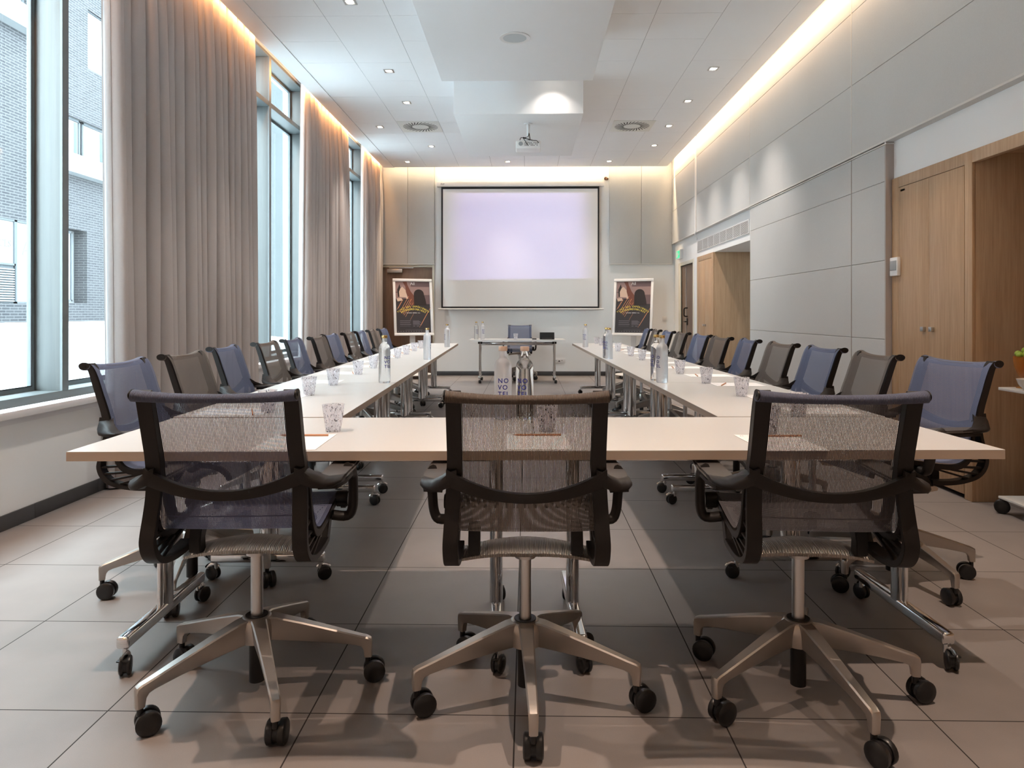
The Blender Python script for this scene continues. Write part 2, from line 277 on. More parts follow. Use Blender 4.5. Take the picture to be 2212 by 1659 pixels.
# ------------------------------------------------------------------ mesh helpers
class MB:
    def __init__(s): s.v = []; s.f = []; s.mi = []; s.cur = 0
    def add(s, vs, fs, mtx=None):
        o = len(s.v)
        s.v += [tuple(mtx @ Vector(v)) for v in vs] if mtx else [tuple(v) for v in vs]
        s.f += [tuple(i + o for i in f) for f in fs]; s.mi += [s.cur] * len(fs)
        return s
    def box(s, x0, x1, y0, y1, z0, z1, mtx=None):
        vs = [(x0, y0, z0), (x1, y0, z0), (x1, y1, z0), (x0, y1, z0), (x0, y0, z1), (x1, y0, z1), (x1, y1, z1), (x0, y1, z1)]
        return s.add(vs, [(0, 3, 2, 1), (4, 5, 6, 7), (0, 1, 5, 4), (1, 2, 6, 5), (2, 3, 7, 6), (3, 0, 4, 7)], mtx)
    def rbox(s, x0, x1, y0, y1, z0, z1, r=0.004, mtx=None, seg=2):
        bm = bmesh.new()
        bmesh.ops.create_cube(bm, size=1)
        for v in bm.verts: v.co = Vector(((x0 + x1) / 2 + v.co.x * (x1 - x0), (y0 + y1) / 2 + v.co.y * (y1 - y0), (z0 + z1) / 2 + v.co.z * (z1 - z0)))
        r = min(r, 0.49 * min(x1 - x0, y1 - y0, z1 - z0))
        bmesh.ops.bevel(bm, geom=bm.edges[:], offset=r, segments=seg, affect='EDGES', profile=0.5)
        bm.verts.index_update()
        s.add([v.co.copy() for v in bm.verts], [[v.index for v in f.verts] for f in bm.faces], mtx); bm.free()
        return s
    def tube(s, pts, rad, n=10, cap=True, closed=False, flat=1.0, up=None):
        """tube along points; rad float or list; flat scales the second cross axis"""
        P = [Vector(p) for p in pts]; m = len(P)
        rr = rad if isinstance(rad, (list, tuple)) else [rad] * m
        o = len(s.v); pu = Vector(up) if up else None
        for i in range(m):
            t = (P[min(i + 1, m - 1)] - P[max(i - 1, 0)]) if not closed else (P[(i + 1) % m] - P[i - 1])
            t.normalize()
            if pu is None:
                pu = Vector((0, 0, 1)) if abs(t.z) < 0.9 else Vector((0, 1, 0))
            a = t.cross(pu)
            if a.length < 1e-6: a = t.cross(Vector((1, 0, 0)))
            a.normalize(); u = a.cross(t).normalized()
            if not up: pu = u
            for k in range(n):
                an = 2 * PI * k / n
                s.v.append(tuple(P[i] + a * math.cos(an) * rr[i] + u * math.sin(an) * rr[i] * flat))
        L = m if closed else m - 1
        for i in range(L):
            for k in range(n):
                a0 = o + i * n; b0 = o + ((i + 1) % m) * n
                s.f.append((a0 + k, a0 + (k + 1) % n, b0 + (k + 1) % n, b0 + k)); s.mi.append(s.cur)
        if cap and not closed:
            s.f.append(tuple(o + k for k in reversed(range(n)))); s.f.append(tuple(o + (m - 1) * n + k for k in range(n))); s.mi += [s.cur] * 2
        return s
    def cyl(s, p0, p1, r0, r1=None, n=20):
        return s.tube([p0, p1], [r0, r1 if r1 is not None else r0], n)
    def lathe(s, prof, n=28, c=(0, 0, 0), cap=True):
        """prof: (r, z) list, around z"""
        o = len(s.v)
        for r, z in prof:
            for k in range(n): s.v.append((c[0] + r * math.cos(2 * PI * k / n), c[1] + r * math.sin(2 * PI * k / n), c[2] + z))
        for i in range(len(prof) - 1):
            for k in range(n):
                s.f.append((o + i * n + k, o + i * n + (k + 1) % n, o + (i + 1) * n + (k + 1) % n, o + (i + 1) * n + k)); s.mi.append(s.cur)
        if cap:
            s.f.append(tuple(o + k for k in reversed(range(n)))); s.f.append(tuple(o + (len(prof) - 1) * n + k for k in range(n))); s.mi += [s.cur] * 2
        return s
    def ext(s, poly, lo, hi, axis='x', mtx=None):
        """simple closed polygon extruded along an axis; poly in the other two axes (y,z)/(x,z)/(x,y)"""
        def P(a, b, h): return {'x': (h, a, b), 'y': (a, h, b), 'z': (a, b, h)}[axis]
        n = len(poly); vs = [P(a, b, lo) for a, b in poly] + [P(a, b, hi) for a, b in poly]
        fs = [tuple(reversed(range(n))), tuple(range(n, 2 * n))] + [(i, (i + 1) % n, n + (i + 1) % n, n + i) for i in range(n)]
        return s.add(vs, fs, mtx)
    def band(s, A, B, lo, hi, mtx=None):
        """strip between two poly-lines A and B in (y,z), given x range per point lo/hi (floats or lists)"""
        n = len(A); LO = lo if isinstance(lo, list) else [lo] * n; HI = hi if isinstance(hi, list) else [hi] * n
        vs = []
        for i in range(n):
            vs += [(LO[i], *A[i]), (HI[i], *A[i]), (HI[i], *B[i]), (LO[i], *B[i])]
        fs = []
        for i in range(n - 1):
            a, b = 4 * i, 4 * i + 4
            for k in range(4): fs.append((a + k, a + (k + 1) % 4, b + (k + 1) % 4, b + k))
        fs.append((3, 2, 1, 0)); e = 4 * (n - 1); fs.append((e, e + 1, e + 2, e + 3))
        return s.add(vs, fs, mtx)
    def build(s, name, mats, parent=None, smooth=35, bevel=None):
        me = bpy.data.meshes.new(name); me.from_pydata(s.v, [], s.f)
        mats = mats if isinstance(mats, (list, tuple)) else [mats]
        for m in mats: me.materials.append(m)
        if len(mats) > 1: me.polygons.foreach_set('material_index', s.mi)
        bm = bmesh.new(); bm.from_mesh(me)
        if bevel:
            es = [e for e in bm.edges if len(e.link_faces) == 2 and e.calc_face_angle(0) > R(40)]
            bmesh.ops.bevel(bm, geom=es, offset=bevel, segments=2, affect='EDGES', clamp_overlap=True)
        bmesh.ops.recalc_face_normals(bm, faces=bm.faces); bm.to_mesh(me); bm.free()
        if smooth:
            me.polygons.foreach_set('use_smooth', [True] * len(me.polygons)); me.set_sharp_from_angle(angle=R(smooth))
        o = bpy.data.objects.new(name, me); COL.objects.link(o)
        if parent: o.parent = parent
        return o
def sph(mb, c, r, n=12, m=8, sq=1.0):
    prof = [(max(1e-4, r * math.sin(PI * i / m)), -r * sq * math.cos(PI * i / m)) for i in range(m + 1)]
    mb.lathe(prof, n, c); return mb
def smooth_pts(P, k=4):
    """Catmull-Rom through 2-D or 3-D points"""
    P = [Vector(p) for p in P]; out = []
    for i in range(len(P) - 1):
        p0, p1, p2, p3 = P[max(i - 1, 0)], P[i], P[i + 1], P[min(i + 2, len(P) - 1)]
        for j in range(k):
            t = j / k
            out.append(0.5 * ((2 * p1) + (p2 - p0) * t + (2 * p0 - 5 * p1 + 4 * p2 - p3) * t * t + (3 * p1 - p0 - 3 * p2 + p3) * t ** 3))
    out.append(P[-1]); return out
def empty(name, loc=(0, 0, 0), rz=0.0):
    o = bpy.data.objects.new(name, None); COL.objects.link(o); o.empty_display_size = 0.1
    o.location = loc; o.rotation_euler = (0, 0, rz); return o
def tag(o, label=None, cat=None, group=None, kind=None):
    if label: o['label'] = label
    if cat: o['category'] = cat
    if group: o['group'] = group
    if kind: o['kind'] = kind
    return o
def struct(o): o['kind'] = 'structure'; return o
def kids(o): return [c for c in bpy.data.objects if c.parent == o]
KIDS = {}
def copy_tree(o, swap=None):
    def rec(src, par):
        c = src.copy(); COL.objects.link(c)
        if par: c.parent = par
        if swap and c.type == 'MESH' and c.data in swap: c.data = swap[c.data]
        if src not in KIDS: KIDS[src] = kids(src)
        for ch in KIDS[src]: rec(ch, c)
        return c
    return rec(o, None)
_txt = {}
def text_mesh(body, size, ext=0.0, align='CENTER', space=1.0, off=0.0):
    key = (body, size, ext, align, space, off)
    if key in _txt: return _txt[key]
    cu = bpy.data.curves.new('t', 'FONT'); cu.body = body; cu.size = size; cu.extrude = ext; cu.align_x = align; cu.space_character = space
    cu.resolution_u = 3; cu.offset = off
    o = bpy.data.objects.new('t', cu); COL.objects.link(o)
    dg = bpy.context.evaluated_depsgraph_get(); me = bpy.data.meshes.new_from_object(o.evaluated_get(dg))
    r = ([tuple(v.co) for v in me.vertices], [tuple(p.vertices) for p in me.polygons])
    bpy.data.objects.remove(o); bpy.data.curves.remove(cu); bpy.data.meshes.remove(me)
    _txt[key] = r; return r

# ================================================================== THE ROOM
# floor
struct(MB().box(XL - 0.4, 4.2, YF - 0.2, YB + 0.2, -0.1, 0.0).build('floor', M['floor'], smooth=None))

# ceiling raft: backing slab + individual lay-in panels with fine joints
root = MB().box(SL, SR, YF, SB, ZC + 0.004, ZC + 0.045).build('ceiling', M['dark_gap'], smooth=None); struct(root)
cols = [SL, -2.476, -1.866, -1.258, -0.648, -0.04, 0.57, 1.178, 1.788, 2.396, SR]
rows0 = 6.52 - 0.608 * 16
pm = MB(); rnd = random.Random(3)
for i in range(len(cols) - 1):
    x0, x1 = cols[i], cols[i + 1]
    if i in (0, len(cols) - 2):
        pm.box(x0, x1 - (0.004 if i == 0 else 0), YF, SB, ZC - (0.006 if i == 0 else 0.0), ZC + 0.004); continue
    cuts = [YF]
    k = 0
    while True:
        y = rows0 + 0.608 * k; k += 1
        if y > SB - 0.3: break
        if y <= YF + 0.1: continue
        if rnd.random() < 0.8 or y > 12.5: cuts.append(y)
    cuts.append(SB)
    for a, b_ in zip(cuts, cuts[1:]): pm.box(x0 + 0.0, x1 - 0.0035, a, b_ - 0.0035, ZC, ZC + 0.004)
pm.build('panels', M['ceil'], root, smooth=None)
# upper slab above the coves
struct(MB().box(XL - 0.5, 4.2, YF - 0.2, YB + 0.2, 4.22, 4.35).build('ceiling', M['white'], smooth=None))
# boxed-in ceiling beams
for a, b_ in ((YF, 7.02), (8.18, 10.36)):
    struct(MB().rbox(-0.842, 0.648, a, b_, 3.476, ZC, 0.003).build('trim_%d' % (1 if a < 0 else 2), M['ceil']))

# screen wall and rear wall
struct(MB().box(XL - 0.4, XR + 0.1, YB, YB + 0.15, 0, 4.25).build('wall_back', M['white'], smooth=None))
struct(MB().box(XL - 0.4, 4.2, YF - 0.15, YF, 0, 4.25).build('wall_front', M['white'], smooth=None))
# acoustic panels on the screen wall
k = 3
for x0, x1, sx in ((XL + 0.0, -1.762, -2.268), (1.565, XP, 2.165)):
    m = MB(); e = 0.004
    m.rbox(x0, sx - e / 2, YB - 0.06, YB - 0.002, 2.13, 4.2, 0.003); m.rbox(sx + e / 2, x1, YB - 0.06, YB - 0.002, 2.13, 4.2, 0.003)
    o = struct(m.build('trim_%d' % k, M['panel'])); k += 1
    MB().box(x0, x1, YB - 0.063, YB - 0.002, 2.112, 2.128).build('edge_trim', M['panel_trim'], o)

# right wall: white plane behind, acoustic panels in front, niches with oak joinery
NZ = 2.50
rw = MB()
rw.box(XR + 0.0, XR + 0.10, YF, 5.49, 2.203, NZ + 0.02)                # white band over near joinery
rw.box(XR, XR + 0.10, 8.80, 11.75, 2.10, NZ + 0.02)                    # band over far niche, carries the grille
rw.box(XR, XR + 0.10, 5.49, 8.78, 0, NZ + 0.02)
rw.box(XR, XR + 0.10, 11.75, 12.01, 0, NZ + 0.02); rw.box(XR, XR + 0.10, 12.96, YB, 0, NZ + 0.02); rw.box(XR, XR + 0.10, 12.01, 12.96, 2.04, NZ + 0.02)
rw.box(XR, XR + 0.10, YF, YB, NZ + 0.02, 4.25)
rw.box(XR + 0.70, XR + 0.80, YF, YB, 0, 4.25)                          # back of the niches
rw.box(XR, XR + 0.75, 8.68, 8.78, 0, 2.4); rw.box(XR + 0.1, XR + 0.75, 8.8, 11.75, 2.10, 2.14)
rw.box(XR + 0.1, XR + 0.75, 11.68, 11.75, 0, 2.2)
struct(rw.build('wall_right', M['white'], smooth=None))
def cladding(name, y_cuts, z_cuts, x0=XP, x1=XR - 0.002):
    m = MB(); g = 0.003
    for a, b_ in zip(y_cuts, y_cuts[1:]):
        for c, d in zip(z_cuts, z_cuts[1:]): m.rbox(x0, x1, a + g / 2, b_ - g / 2, c + g / 2, d - g / 2, 0.0022, seg=1)
    return struct(m.build(name, M['panel'], smooth=None))
up = cladding('trim_5', [YF, 0.55, 3.30, 6.06, 8.80, 11.55, 13.49], [2.505, 3.10, 3.71, 4.22])
MB().box(XP - 0.006, XR, YF, 13.49, 2.490, 2.505).box(XP - 0.006, XR, 5.47, 8.80, 2.470, 2.478).build('trim_rail', M['panel_trim'], up)
m = MB()
for yy in (6.06, 8.80): m.box(XP - 0.004, XP + 0.001, yy - 0.004, yy + 0.004, 2.505, 4.2)
m.build('joint_strip', M['panel_trim'], up)
lo = cladding('trim_6', [5.50, 6.06, 8.79], [0.06, 0.375, 0.98, 1.585, 2.19, 2.47])
m = MB(); m.box(XP - 0.003, XR, 5.482, 5.50, 0.06, 2.49); m.box(XP - 0.004, XP + 0.001, 6.056, 6.064, 0.06, 2.47)
m.build('end_trim', mat('taupe_end_trim', (0.40, 0.36, 0.34), 0.6), lo)
# white cable conduit down the far panel joint
c = tag(MB().box(XP - 0.022, XP, 11.54, 11.575, 2.50, 4.1).tube(smooth_pts([(XP - 0.01, 11.56, 2.50), (XP - 0.02, 11.58, 2.46), (XP + 0.02, 11.60, 2.42), (XR - 0.012, 11.72, 2.39)]), 0.006, 8).build('cable_conduit', M['white_plastic']),
        'slim white cable trunking running down the grey wall panels above the far niche', 'cable trunking')

# skirting
struct(MB().rbox(-1.75, XR, YB - 0.012, YB - 0.001, 0, 0.082, 0.002).build('baseboard_back', M['base']))
mb = MB()
y = YF
while y < YB - 0.02:
    y2 = min(y + 0.603, YB - 0.013); mb.rbox(XL + 0.001, XL + 0.012, y + 0.001, y2 - 0.001, 0, 0.085, 0.002); y = y2
struct(mb.build('baseboard_left', M['base']))
struct(MB().rbox(XP - 0.012, XR - 0.001, 5.50, 8.79, 0, 0.06, 0.002).rbox(XR - 0.012, XR - 0.001, 11.75, 11.95, 0, 0.082, 0.002).rbox(XR - 0.012, XR - 0.001, 13.12, 13.53, 0, 0.082, 0.002).build('baseboard_right', M['base']))

# left wall with window openings
ZS, ZH = 0.652, 4.07
wins = [(2.35, 5.95), (6.60, 9.13), (10.0, 12.36)]
lw = MB()
lw.box(XL - 0.30, XL, YF, YB, 0, ZS - 0.04); lw.box(XL - 0.30, XL - 0.02, YF, YB, ZH, 4.25)
prev = YF
for a, b_ in wins + [(YB, YB)]:
    lw.box(XL - 0.30, XL, prev, a, ZS - 0.04, ZH); prev = b_
struct(lw.build('wall_left', M['white'], smooth=None))
def window(idx, y0, y1, mulls):
    xg = XL - 0.20; xf = XL - 0.03
    fr = MB()
    fr.rbox(xg - 0.05, xf, y0, y1, ZS - 0.001, ZS + 0.05, 0.002)                       # bottom rail
    fr.box(xg - 0.05, xf, y0, y1, ZH - 0.03, ZH); fr.rbox(xg - 0.05, xf, y0, y1, 3.49, 3.545, 0.002)
    for my in [y1 - 0.03, y0] + mulls:
        wdt = 0.03 if my in (y0, y1 - 0.03) else 0.06
        fr.box(xf - 0.012, xf + 0.004, my, my + wdt, ZS + 0.05, ZH - 0.03)
    root = struct(fr.build('window_%d' % idx, M['frame'], smooth=None))
    tb = MB()
    for my in [y1 - 0.03, y0] + mulls:
        wdt = 0.03 if my in (y0, y1 - 0.03) else 0.06
        for za, zb in ((ZS + 0.05, 3.49), (3.545, ZH - 0.03)): tb.rbox(xg - 0.03, xf - 0.012, my + 0.001, my + wdt - 0.001, za, zb, 0.002)
    tb.build('mullion', M['frame_wood'], root)
    edges = sorted([y0 + 0.03] + [q for my in mulls for q in (my, my + 0.06)] + [y1 - 0.03])
    for a, b_ in zip(edges[::2], edges[1::2]):
        for za, zb in ((ZS + 0.05, 3.49), (3.545, ZH - 0.03)):
            g = MB(); t = 0.028
            g.box(xg - 0.03, xg, a, a + t, za, zb); g.box(xg - 0.03, xg, b_ - t, b_, za, zb); g.box(xg - 0.03, xg, a + t, b_ - t, za, za + t); g.box(xg - 0.03, xg, a + t, b_ - t, zb - t, zb)
            s = g.build('casement', M['frame'], root, smooth=None)
            q = MB(); t2 = t + 0.006
            q.box(xg - 0.001, xg + 0.004, a + t, a + t2, za + t, zb - t); q.box(xg - 0.001, xg + 0.004, b_ - t2, b_ - t, za + t, zb - t); q.box(xg - 0.001, xg + 0.004, a + t2, b_ - t2, za + t, za + t2)
            q.build('gasket', M['gasket'], s, smooth=None)
            MB().box(xg - 0.018, xg - 0.012, a + t, b_ - t, za + t, zb - t).build('pane', M['glass'], s, smooth=None)
    MB().rbox(XL - 0.03, -2.775, y0, y1, ZS - 0.045, ZS - 0.002, 0.004).box(XL + 0.001, XL + 0.012, y0, y1, ZS - 0.085, ZS - 0.045).build('window_sill', M['sill'], root)
window(1, *wins[0], [4.33]); window(2, *wins[1], [7.857]); window(3, *wins[2], [11.22])

# doors
def door_back():
    x0, x1 = -2.80, -1.80
    f = MB(); f.rbox(x1, x1 + 0.035, YB - 0.035, YB - 0.001, 0, 2.105, 0.003); f.rbox(x0 - 0.03, x0, YB - 0.035, YB - 0.001, 0, 2.105, 0.003); f.rbox(x0, x1, YB - 0.035, YB - 0.001, 2.065, 2.105, 0.003)
    r = struct(f.build('door_1', M['door_frame']))
    MB().rbox(x0 + 0.003, x1 - 0.003, YB - 0.022, YB - 0.002, 0.006, 2.062, 0.002).build('door_leaf', M['door'], r)
    MB().rbox(-2.66, -2.37, YB - 0.075, YB - 0.023, 1.96, 2.03, 0.006).build('door_closer', M['metal'], r)
    MB().box(-2.62, -2.16, YB - 0.060, YB - 0.045, 2.045, 2.06).build('closer_arm', M['metal'], r)
    MB().rbox(-1.93, -1.89, YB - 0.03, YB - 0.022, 0.98, 1.16, 0.003).tube([(-1.91, YB - 0.03, 1.07), (-1.91, YB - 0.075, 1.07), (-2.03, YB - 0.075, 1.07)], 0.009, 10).build('door_handle', M['metal'], r)
door_back()
def door_right():
    y0, y1 = 12.01, 12.96
    f = MB(); f.rbox(XR - 0.015, XR + 0.1, y0 - 0.045, y0, 0, 2.10, 0.003); f.rbox(XR - 0.015, XR + 0.1, y1, y1 + 0.16, 0, 2.10, 0.003); f.rbox(XR - 0.015, XR + 0.1, y0, y1, 2.04, 2.10, 0.003)
    r = struct(f.build('door_2', M['door_frame']))
    MB().rbox(XR + 0.015, XR + 0.05, y0 + 0.003, y1 - 0.003, 0.006, 2.037, 0.002).build('door_leaf', M['door'], r)
    yy = 12.52
    MB().box(XR + 0.002, XR + 0.014, yy + 0.07, yy + 0.09, 0.1, 2.0).build('panic_rod', M['metal'], r)
    MB().tube(smooth_pts([(XR + 0.014, yy, 1.13), (XR - 0.04, yy, 1.14), (XR - 0.045, yy, 1.20), (XR - 0.04, yy, 1.27), (XR + 0.014, yy, 1.28)]), 0.012, 10).build('pull_handle', M['black'], r)
    MB().rbox(XR + 0.0, XR + 0.014, yy - 0.03, yy + 0.03, 0.98, 1.10, 0.003).tube([(XR, yy, 1.04), (XR - 0.05, yy, 1.04), (XR - 0.05, yy - 0.11, 1.04)], 0.01, 10).build('door_handle', M['black'], r)
door_right()

# oak wardrobe units and niches on the right
def wardrobe(name, y0, y1, z1, label, hz, niche_open_near=True, header=None):
    d0 = XR - 0.02
    r = empty(name, (XR, (y0 + y1) / 2, 0))
    def loc(mb): mb.v = [(a - XR, b - (y0 + y1) / 2, c) for a, b, c in mb.v]; return mb
    st = 0.095
    c = MB(); c.rbox(d0 + 0.022, XR + 0.66, y0, y0 + 0.02, 0.001, z1, 0.002); c.rbox(d0 + 0.022, XR + 0.66, y1 - 0.02, y1, 0.001, z1, 0.002); c.box(d0 + 0.022, XR + 0.66, y0 + 0.02, y1 - 0.02, z1 - 0.02, z1); c.box(XR + 0.64, XR + 0.66, y0 + 0.02, y1 - 0.02, 0.001, z1)
    loc(c).build('carcass', M['oak'], r)
    f = MB(); f.rbox(d0, d0 + 0.022, y0, y0 + st * 0.8, 0.001, z1, 0.002); f.rbox(d0, d0 + 0.022, y1 - st, y1, 0.001, z1, 0.002); f.rbox(d0, d0 + 0.022, y0 + st * 0.8, y1 - st, z1 - 0.078, z1, 0.002)
    loc(f).build('face_frame', M['oak'], r)
    a, b_ = y0 + st * 0.8 + 0.003, y1 - st - 0.003; mid = (a + b_) / 2
    for k, (p, q) in enumerate(((a, mid - 0.0015), (mid + 0.0015, b_))):
        dr = loc(MB().rbox(d0 - 0.001, d0 + 0.019, p, q, 0.03, z1 - 0.082, 0.0015)).build('door', M['oak'], r)
        yh = mid + (-0.052 if k == 0 else 0.052)
        loc(MB().rbox(d0 - 0.024, d0 - 0.001, yh - 0.018, yh + 0.018, hz - 0.016, hz + 0.016, 0.002)).build('handle', M['metal'], dr)
    tag(r, label, 'wardrobe')
    return r
wd = wardrobe('wardrobe', 4.50, 5.475, 2.20, 'large light oak wardrobe with two tall doors beside the grey wall panels, nearest the camera', 1.07)
MB().box(-0.021, -0.019, 0.30, 0.36, 2.085, 2.10).build('number_plate', M['white_plastic'], wd)
wardrobe('wardrobe', 10.68, 11.68, 2.10, 'pale oak built-in cupboard standing in the far niche under the long air grille', 1.0)
# oak lining of the near niche (header, ceiling, back)
nl = MB(); nl.rbox(XR - 0.02, XR + 0.02, YF, 4.50, 2.122, 2.20, 0.002); nl.box(XR + 0.02, XR + 0.66, YF, 4.499, 2.18, 2.20); nl.box(XR + 0.66, XR + 0.69, YF, 4.50, 0, 2.20)
struct(nl.build('trim_7', M['oak']))
struct(MB().box(XR + 0.0, XR + 0.02, YF, 4.5, 2.2005, 2.203).build('trim_8', M['panel_trim'], smooth=None))

# air grille over the far niche
r = empty('air_grille', (XR, 10.36, 2.28))
MB().rbox(-0.012, -0.001, -1.36, -1.335, -0.09, 0.09, 0.002).rbox(-0.012, -0.001, 1.335, 1.36, -0.09, 0.09, 0.002).rbox(-0.012, -0.001, -1.335, 1.335, 0.078, 0.09, 0.002).rbox(-0.012, -0.001, -1.335, 1.335, -0.09, -0.078, 0.002).build('frame', M['white_plastic'], r)
MB().box(-0.003, -0.001, -1.335, 1.335, -0.078, 0.078).build('backing', M['slot'], r)
m = MB()
for i in range(13):
    z = -0.072 + i * 0.012; m.box(-0.010, -0.004, -1.335, 1.335, z, z + 0.0058)
for i in range(1, 8):
    yy = -1.335 + 2.67 * i / 8; m.box(-0.0115, -0.004, yy - 0.004, yy + 0.004, -0.078, 0.078)
m.build('louvre', M['white_plastic'], r)
tag(r, 'long white louvred air grille above the far oak niche', 'air vent')

# exit sign, thermostat, switch, outlet
r = empty('exit_sign', (XR, 12.95, 2.25))
MB().rbox(-0.06, -0.001, -0.16, 0.16, -0.085, 0.085, 0.006).build('housing', M['white_plastic'], r)
g = MB().box(-0.063, -0.060, -0.14, 0.14, -0.065, 0.065).build('green_face', M['sign_green'], r)
pg = MB(); pg.box(-0.065, -0.063, 0.02, 0.10, -0.05, 0.05)
pg.box(-0.065, -0.063, -0.10, -0.02, -0.008, 0.008); pg.ext([(-0.02, -0.03), (-0.02, 0.03), (0.01, 0.0)], -0.065, -0.063, 'x'); pg.build('pictogram', M['white_plastic'], r)
tag(r, 'small green and white emergency exit sign above the side door', 'exit sign')
r = empty('wall_controller', (XR - 0.02, 5.40, 1.53))
MB().rbox(-0.028, 0.0, -0.055, 0.055, -0.07, 0.07, 0.006).build('body', M['white_plastic'], r)
MB().rbox(-0.031, -0.027, -0.045, 0.045, -0.028, 0.045, 0.003).build('display', M['grey_plastic'], r)
tag(r, 'white wall controller with grey display on the edge of the near oak wardrobe', 'thermostat')
r = empty('light_switch', (2.615, YB, 1.085))
MB().rbox(-0.042, 0.042, -0.010, -0.001, -0.042, 0.042, 0.003).build('plate', M['white_plastic'], r); MB().rbox(-0.024, 0.024, -0.014, -0.009, -0.024, 0.024, 0.002).build('rocker', M['white_plastic'], r)
tag(r, 'white square light switch on the screen wall by the right corner', 'light switch')
r = empty('wall_outlet', (0.62, YB, 0.285))
MB().rbox(-0.11, 0.11, -0.012, -0.001, -0.042, 0.042, 0.003).build('plate', M['white_plastic'], r)
m = MB()
for x in (-0.07, -0.055, 0.04, 0.055): m.cyl((x, -0.013, 0.005), (x, -0.0118, 0.005), 0.006, n=10)
m.box(-0.02, 0.012, -0.013, -0.0118, -0.018, 0.002); m.build('socket', M['slot'], r)
tag(r, 'white double wall outlet low on the screen wall right of the presenter table', 'wall outlet')

# ================================================================== CEILING FITTINGS
def downlight_proto():
    r = empty('downlight', (0, 0, ZC))
    f = MB(); a, b_ = 0.055, 0.038
    for x0, x1, y0, y1 in ((-a, -b_, -a, a), (b_, a, -a, a), (-b_, b_, -a, -b_), (-b_, b_, b_, a)): f.box(x0, x1, y0, y1, -0.005, 0.0)
    f.build('bezel', M['metal'], r, smooth=None)
    MB().cyl((0, 0, -0.0045), (0, 0, -0.0015), 0.030, n=20).build('lamp', M['lens'], r)
    return r
dl0 = downlight_proto(); used = [False]
LD = bpy.data.lights.new('downlight_beam', 'SPOT'); LD.energy = DOWN_W; LD.color = DOWN_COL; LD.spot_size = R(82); LD.spot_blend = 1.0; LD.shadow_soft_size = 0.018
LN = LD.copy(); LN.name = 'downlight_beam_near'; LN.energy = DOWN_W * 1.9; LN.color = (1.0, 0.76, 0.60); LN.spot_size = R(76); LN.spot_blend = 0.6
LG = LD.copy(); LG.name = 'downlight_beam_gap'; LG.energy = DOWN_W * 0.22; LG.spot_size = R(110); LG.spot_blend = 1.0
LW = LD.copy(); LW.name = 'downlight_beam_dim'; LW.energy = DOWN_W * 0.5; LW.spot_size = R(66)
def downlight(x, y, label, seen=True):
    if seen:
        r = dl0 if not used[0] else copy_tree(dl0); used[0] = True
        r.location = (x, y, ZC); tag(r, label, 'ceiling light', 'recessed downlights')
    l = bpy.data.objects.new('downlight_beam', LN if y < 3 else LG if 7.9 < y < 7.97 else LW if y > 12.7 else LD); COL.objects.link(l); l.location = (x, y, ZC - 0.012)
ordn = ['nearest the camera', 'second from the camera', 'third from the camera', 'fourth from the camera', 'fifth from the camera']
seen = [(-1.555, 6.22, 'square recessed downlight left of the ceiling beam, cut by the top of the picture'),
        (-1.557, 8.0, 'square recessed downlight left of the beams, second from the camera'),
        (-1.559, 9.2, 'square recessed downlight just in front of the left round-slotted ceiling diffuser'),
        (-2.155, 10.39, 'square recessed downlight at the left ceiling edge beside the left diffuser'),
        (-1.561, 11.61, 'square recessed downlight just behind the left round-slotted ceiling diffuser'),
        (-2.151, 12.78, 'left one of the three small downlights in a line by the screen wall'),
        (-0.342, 12.8, 'middle one of the three small downlights in a line by the screen wall'),
        (1.48, 12.8, 'right one of the three small downlights in a line by the screen wall'),
        (2.073, 11.62, 'square recessed downlight on the right, farthest of the line along the lit wall'),
        (2.074, 10.42, 'square recessed downlight right of the right-hand round-slotted diffuser'),
        (2.075, 9.21, 'square recessed downlight on the right, second nearest along the lit wall'),
        (2.086, 8.0, 'square recessed downlight on the right, nearest along the lit wall')]
for x, y, lb in seen: downlight(x, y, lb)
for x, y in ((1.48, 6.1), (-1.55, 4.4), (1.48, 4.4), (-1.55, 1.8), (1.48, 1.8), (-1.55, -0.6), (1.48, -0.6), (0.0, -0.6)): downlight(x, y, '', False)
downlight(0.30, 7.95, 'small square downlight in the gap between the two ceiling beams')

def diffuser():
    r = empty('air_diffuser')
    MB().rbox(-0.298, 0.298, -0.298, 0.298, -0.006, 0.0, 0.002).build('plate', M['vent_plate'], r)
    m = MB()
    for k in range(30):
        a = 2 * PI * k / 30
        mt = Matrix.Rotation(a, 4, 'Z') @ Matrix.Translation((0.185, 0.0, -0.0062)) @ Matrix.Rotation(R(25), 4, 'Z')
        m.box(-0.072, 0.072, -0.0065, 0.0065, -0.001, 0.0, mt)
    m.build('slots', M['slot'], r, smooth=None)
    return tag(r, None, 'air vent', 'slotted ceiling air diffusers')
d = diffuser(); d.location = (-1.557, 10.39, ZC); d['label'] = 'square ceiling air diffuser with radial black slots, left of the beam'
d2 = copy_tree(d); d2.location = (1.535, 10.42, ZC); d2['label'] = 'square ceiling air diffuser with radial black slots, right of the beam'
r = empty('ceiling_speaker', (-0.1, 5.92, 3.476))
MB().lathe([(0.098, -0.006), (0.127, -0.006), (0.127, -0.001), (0.098, -0.001), (0.098, -0.006)], 40, cap=False).build('bezel', M['white_plastic'], r)
MB().cyl((0, 0, -0.005), (0, 0, -0.002), 0.099, n=40).build('grille', mat('speaker_grille', (0.56, 0.60, 0.62), 0.6, bump=(900, 0.6)), r)
tag(r, 'round white ceiling speaker with grey grille in the near beam', 'speaker')

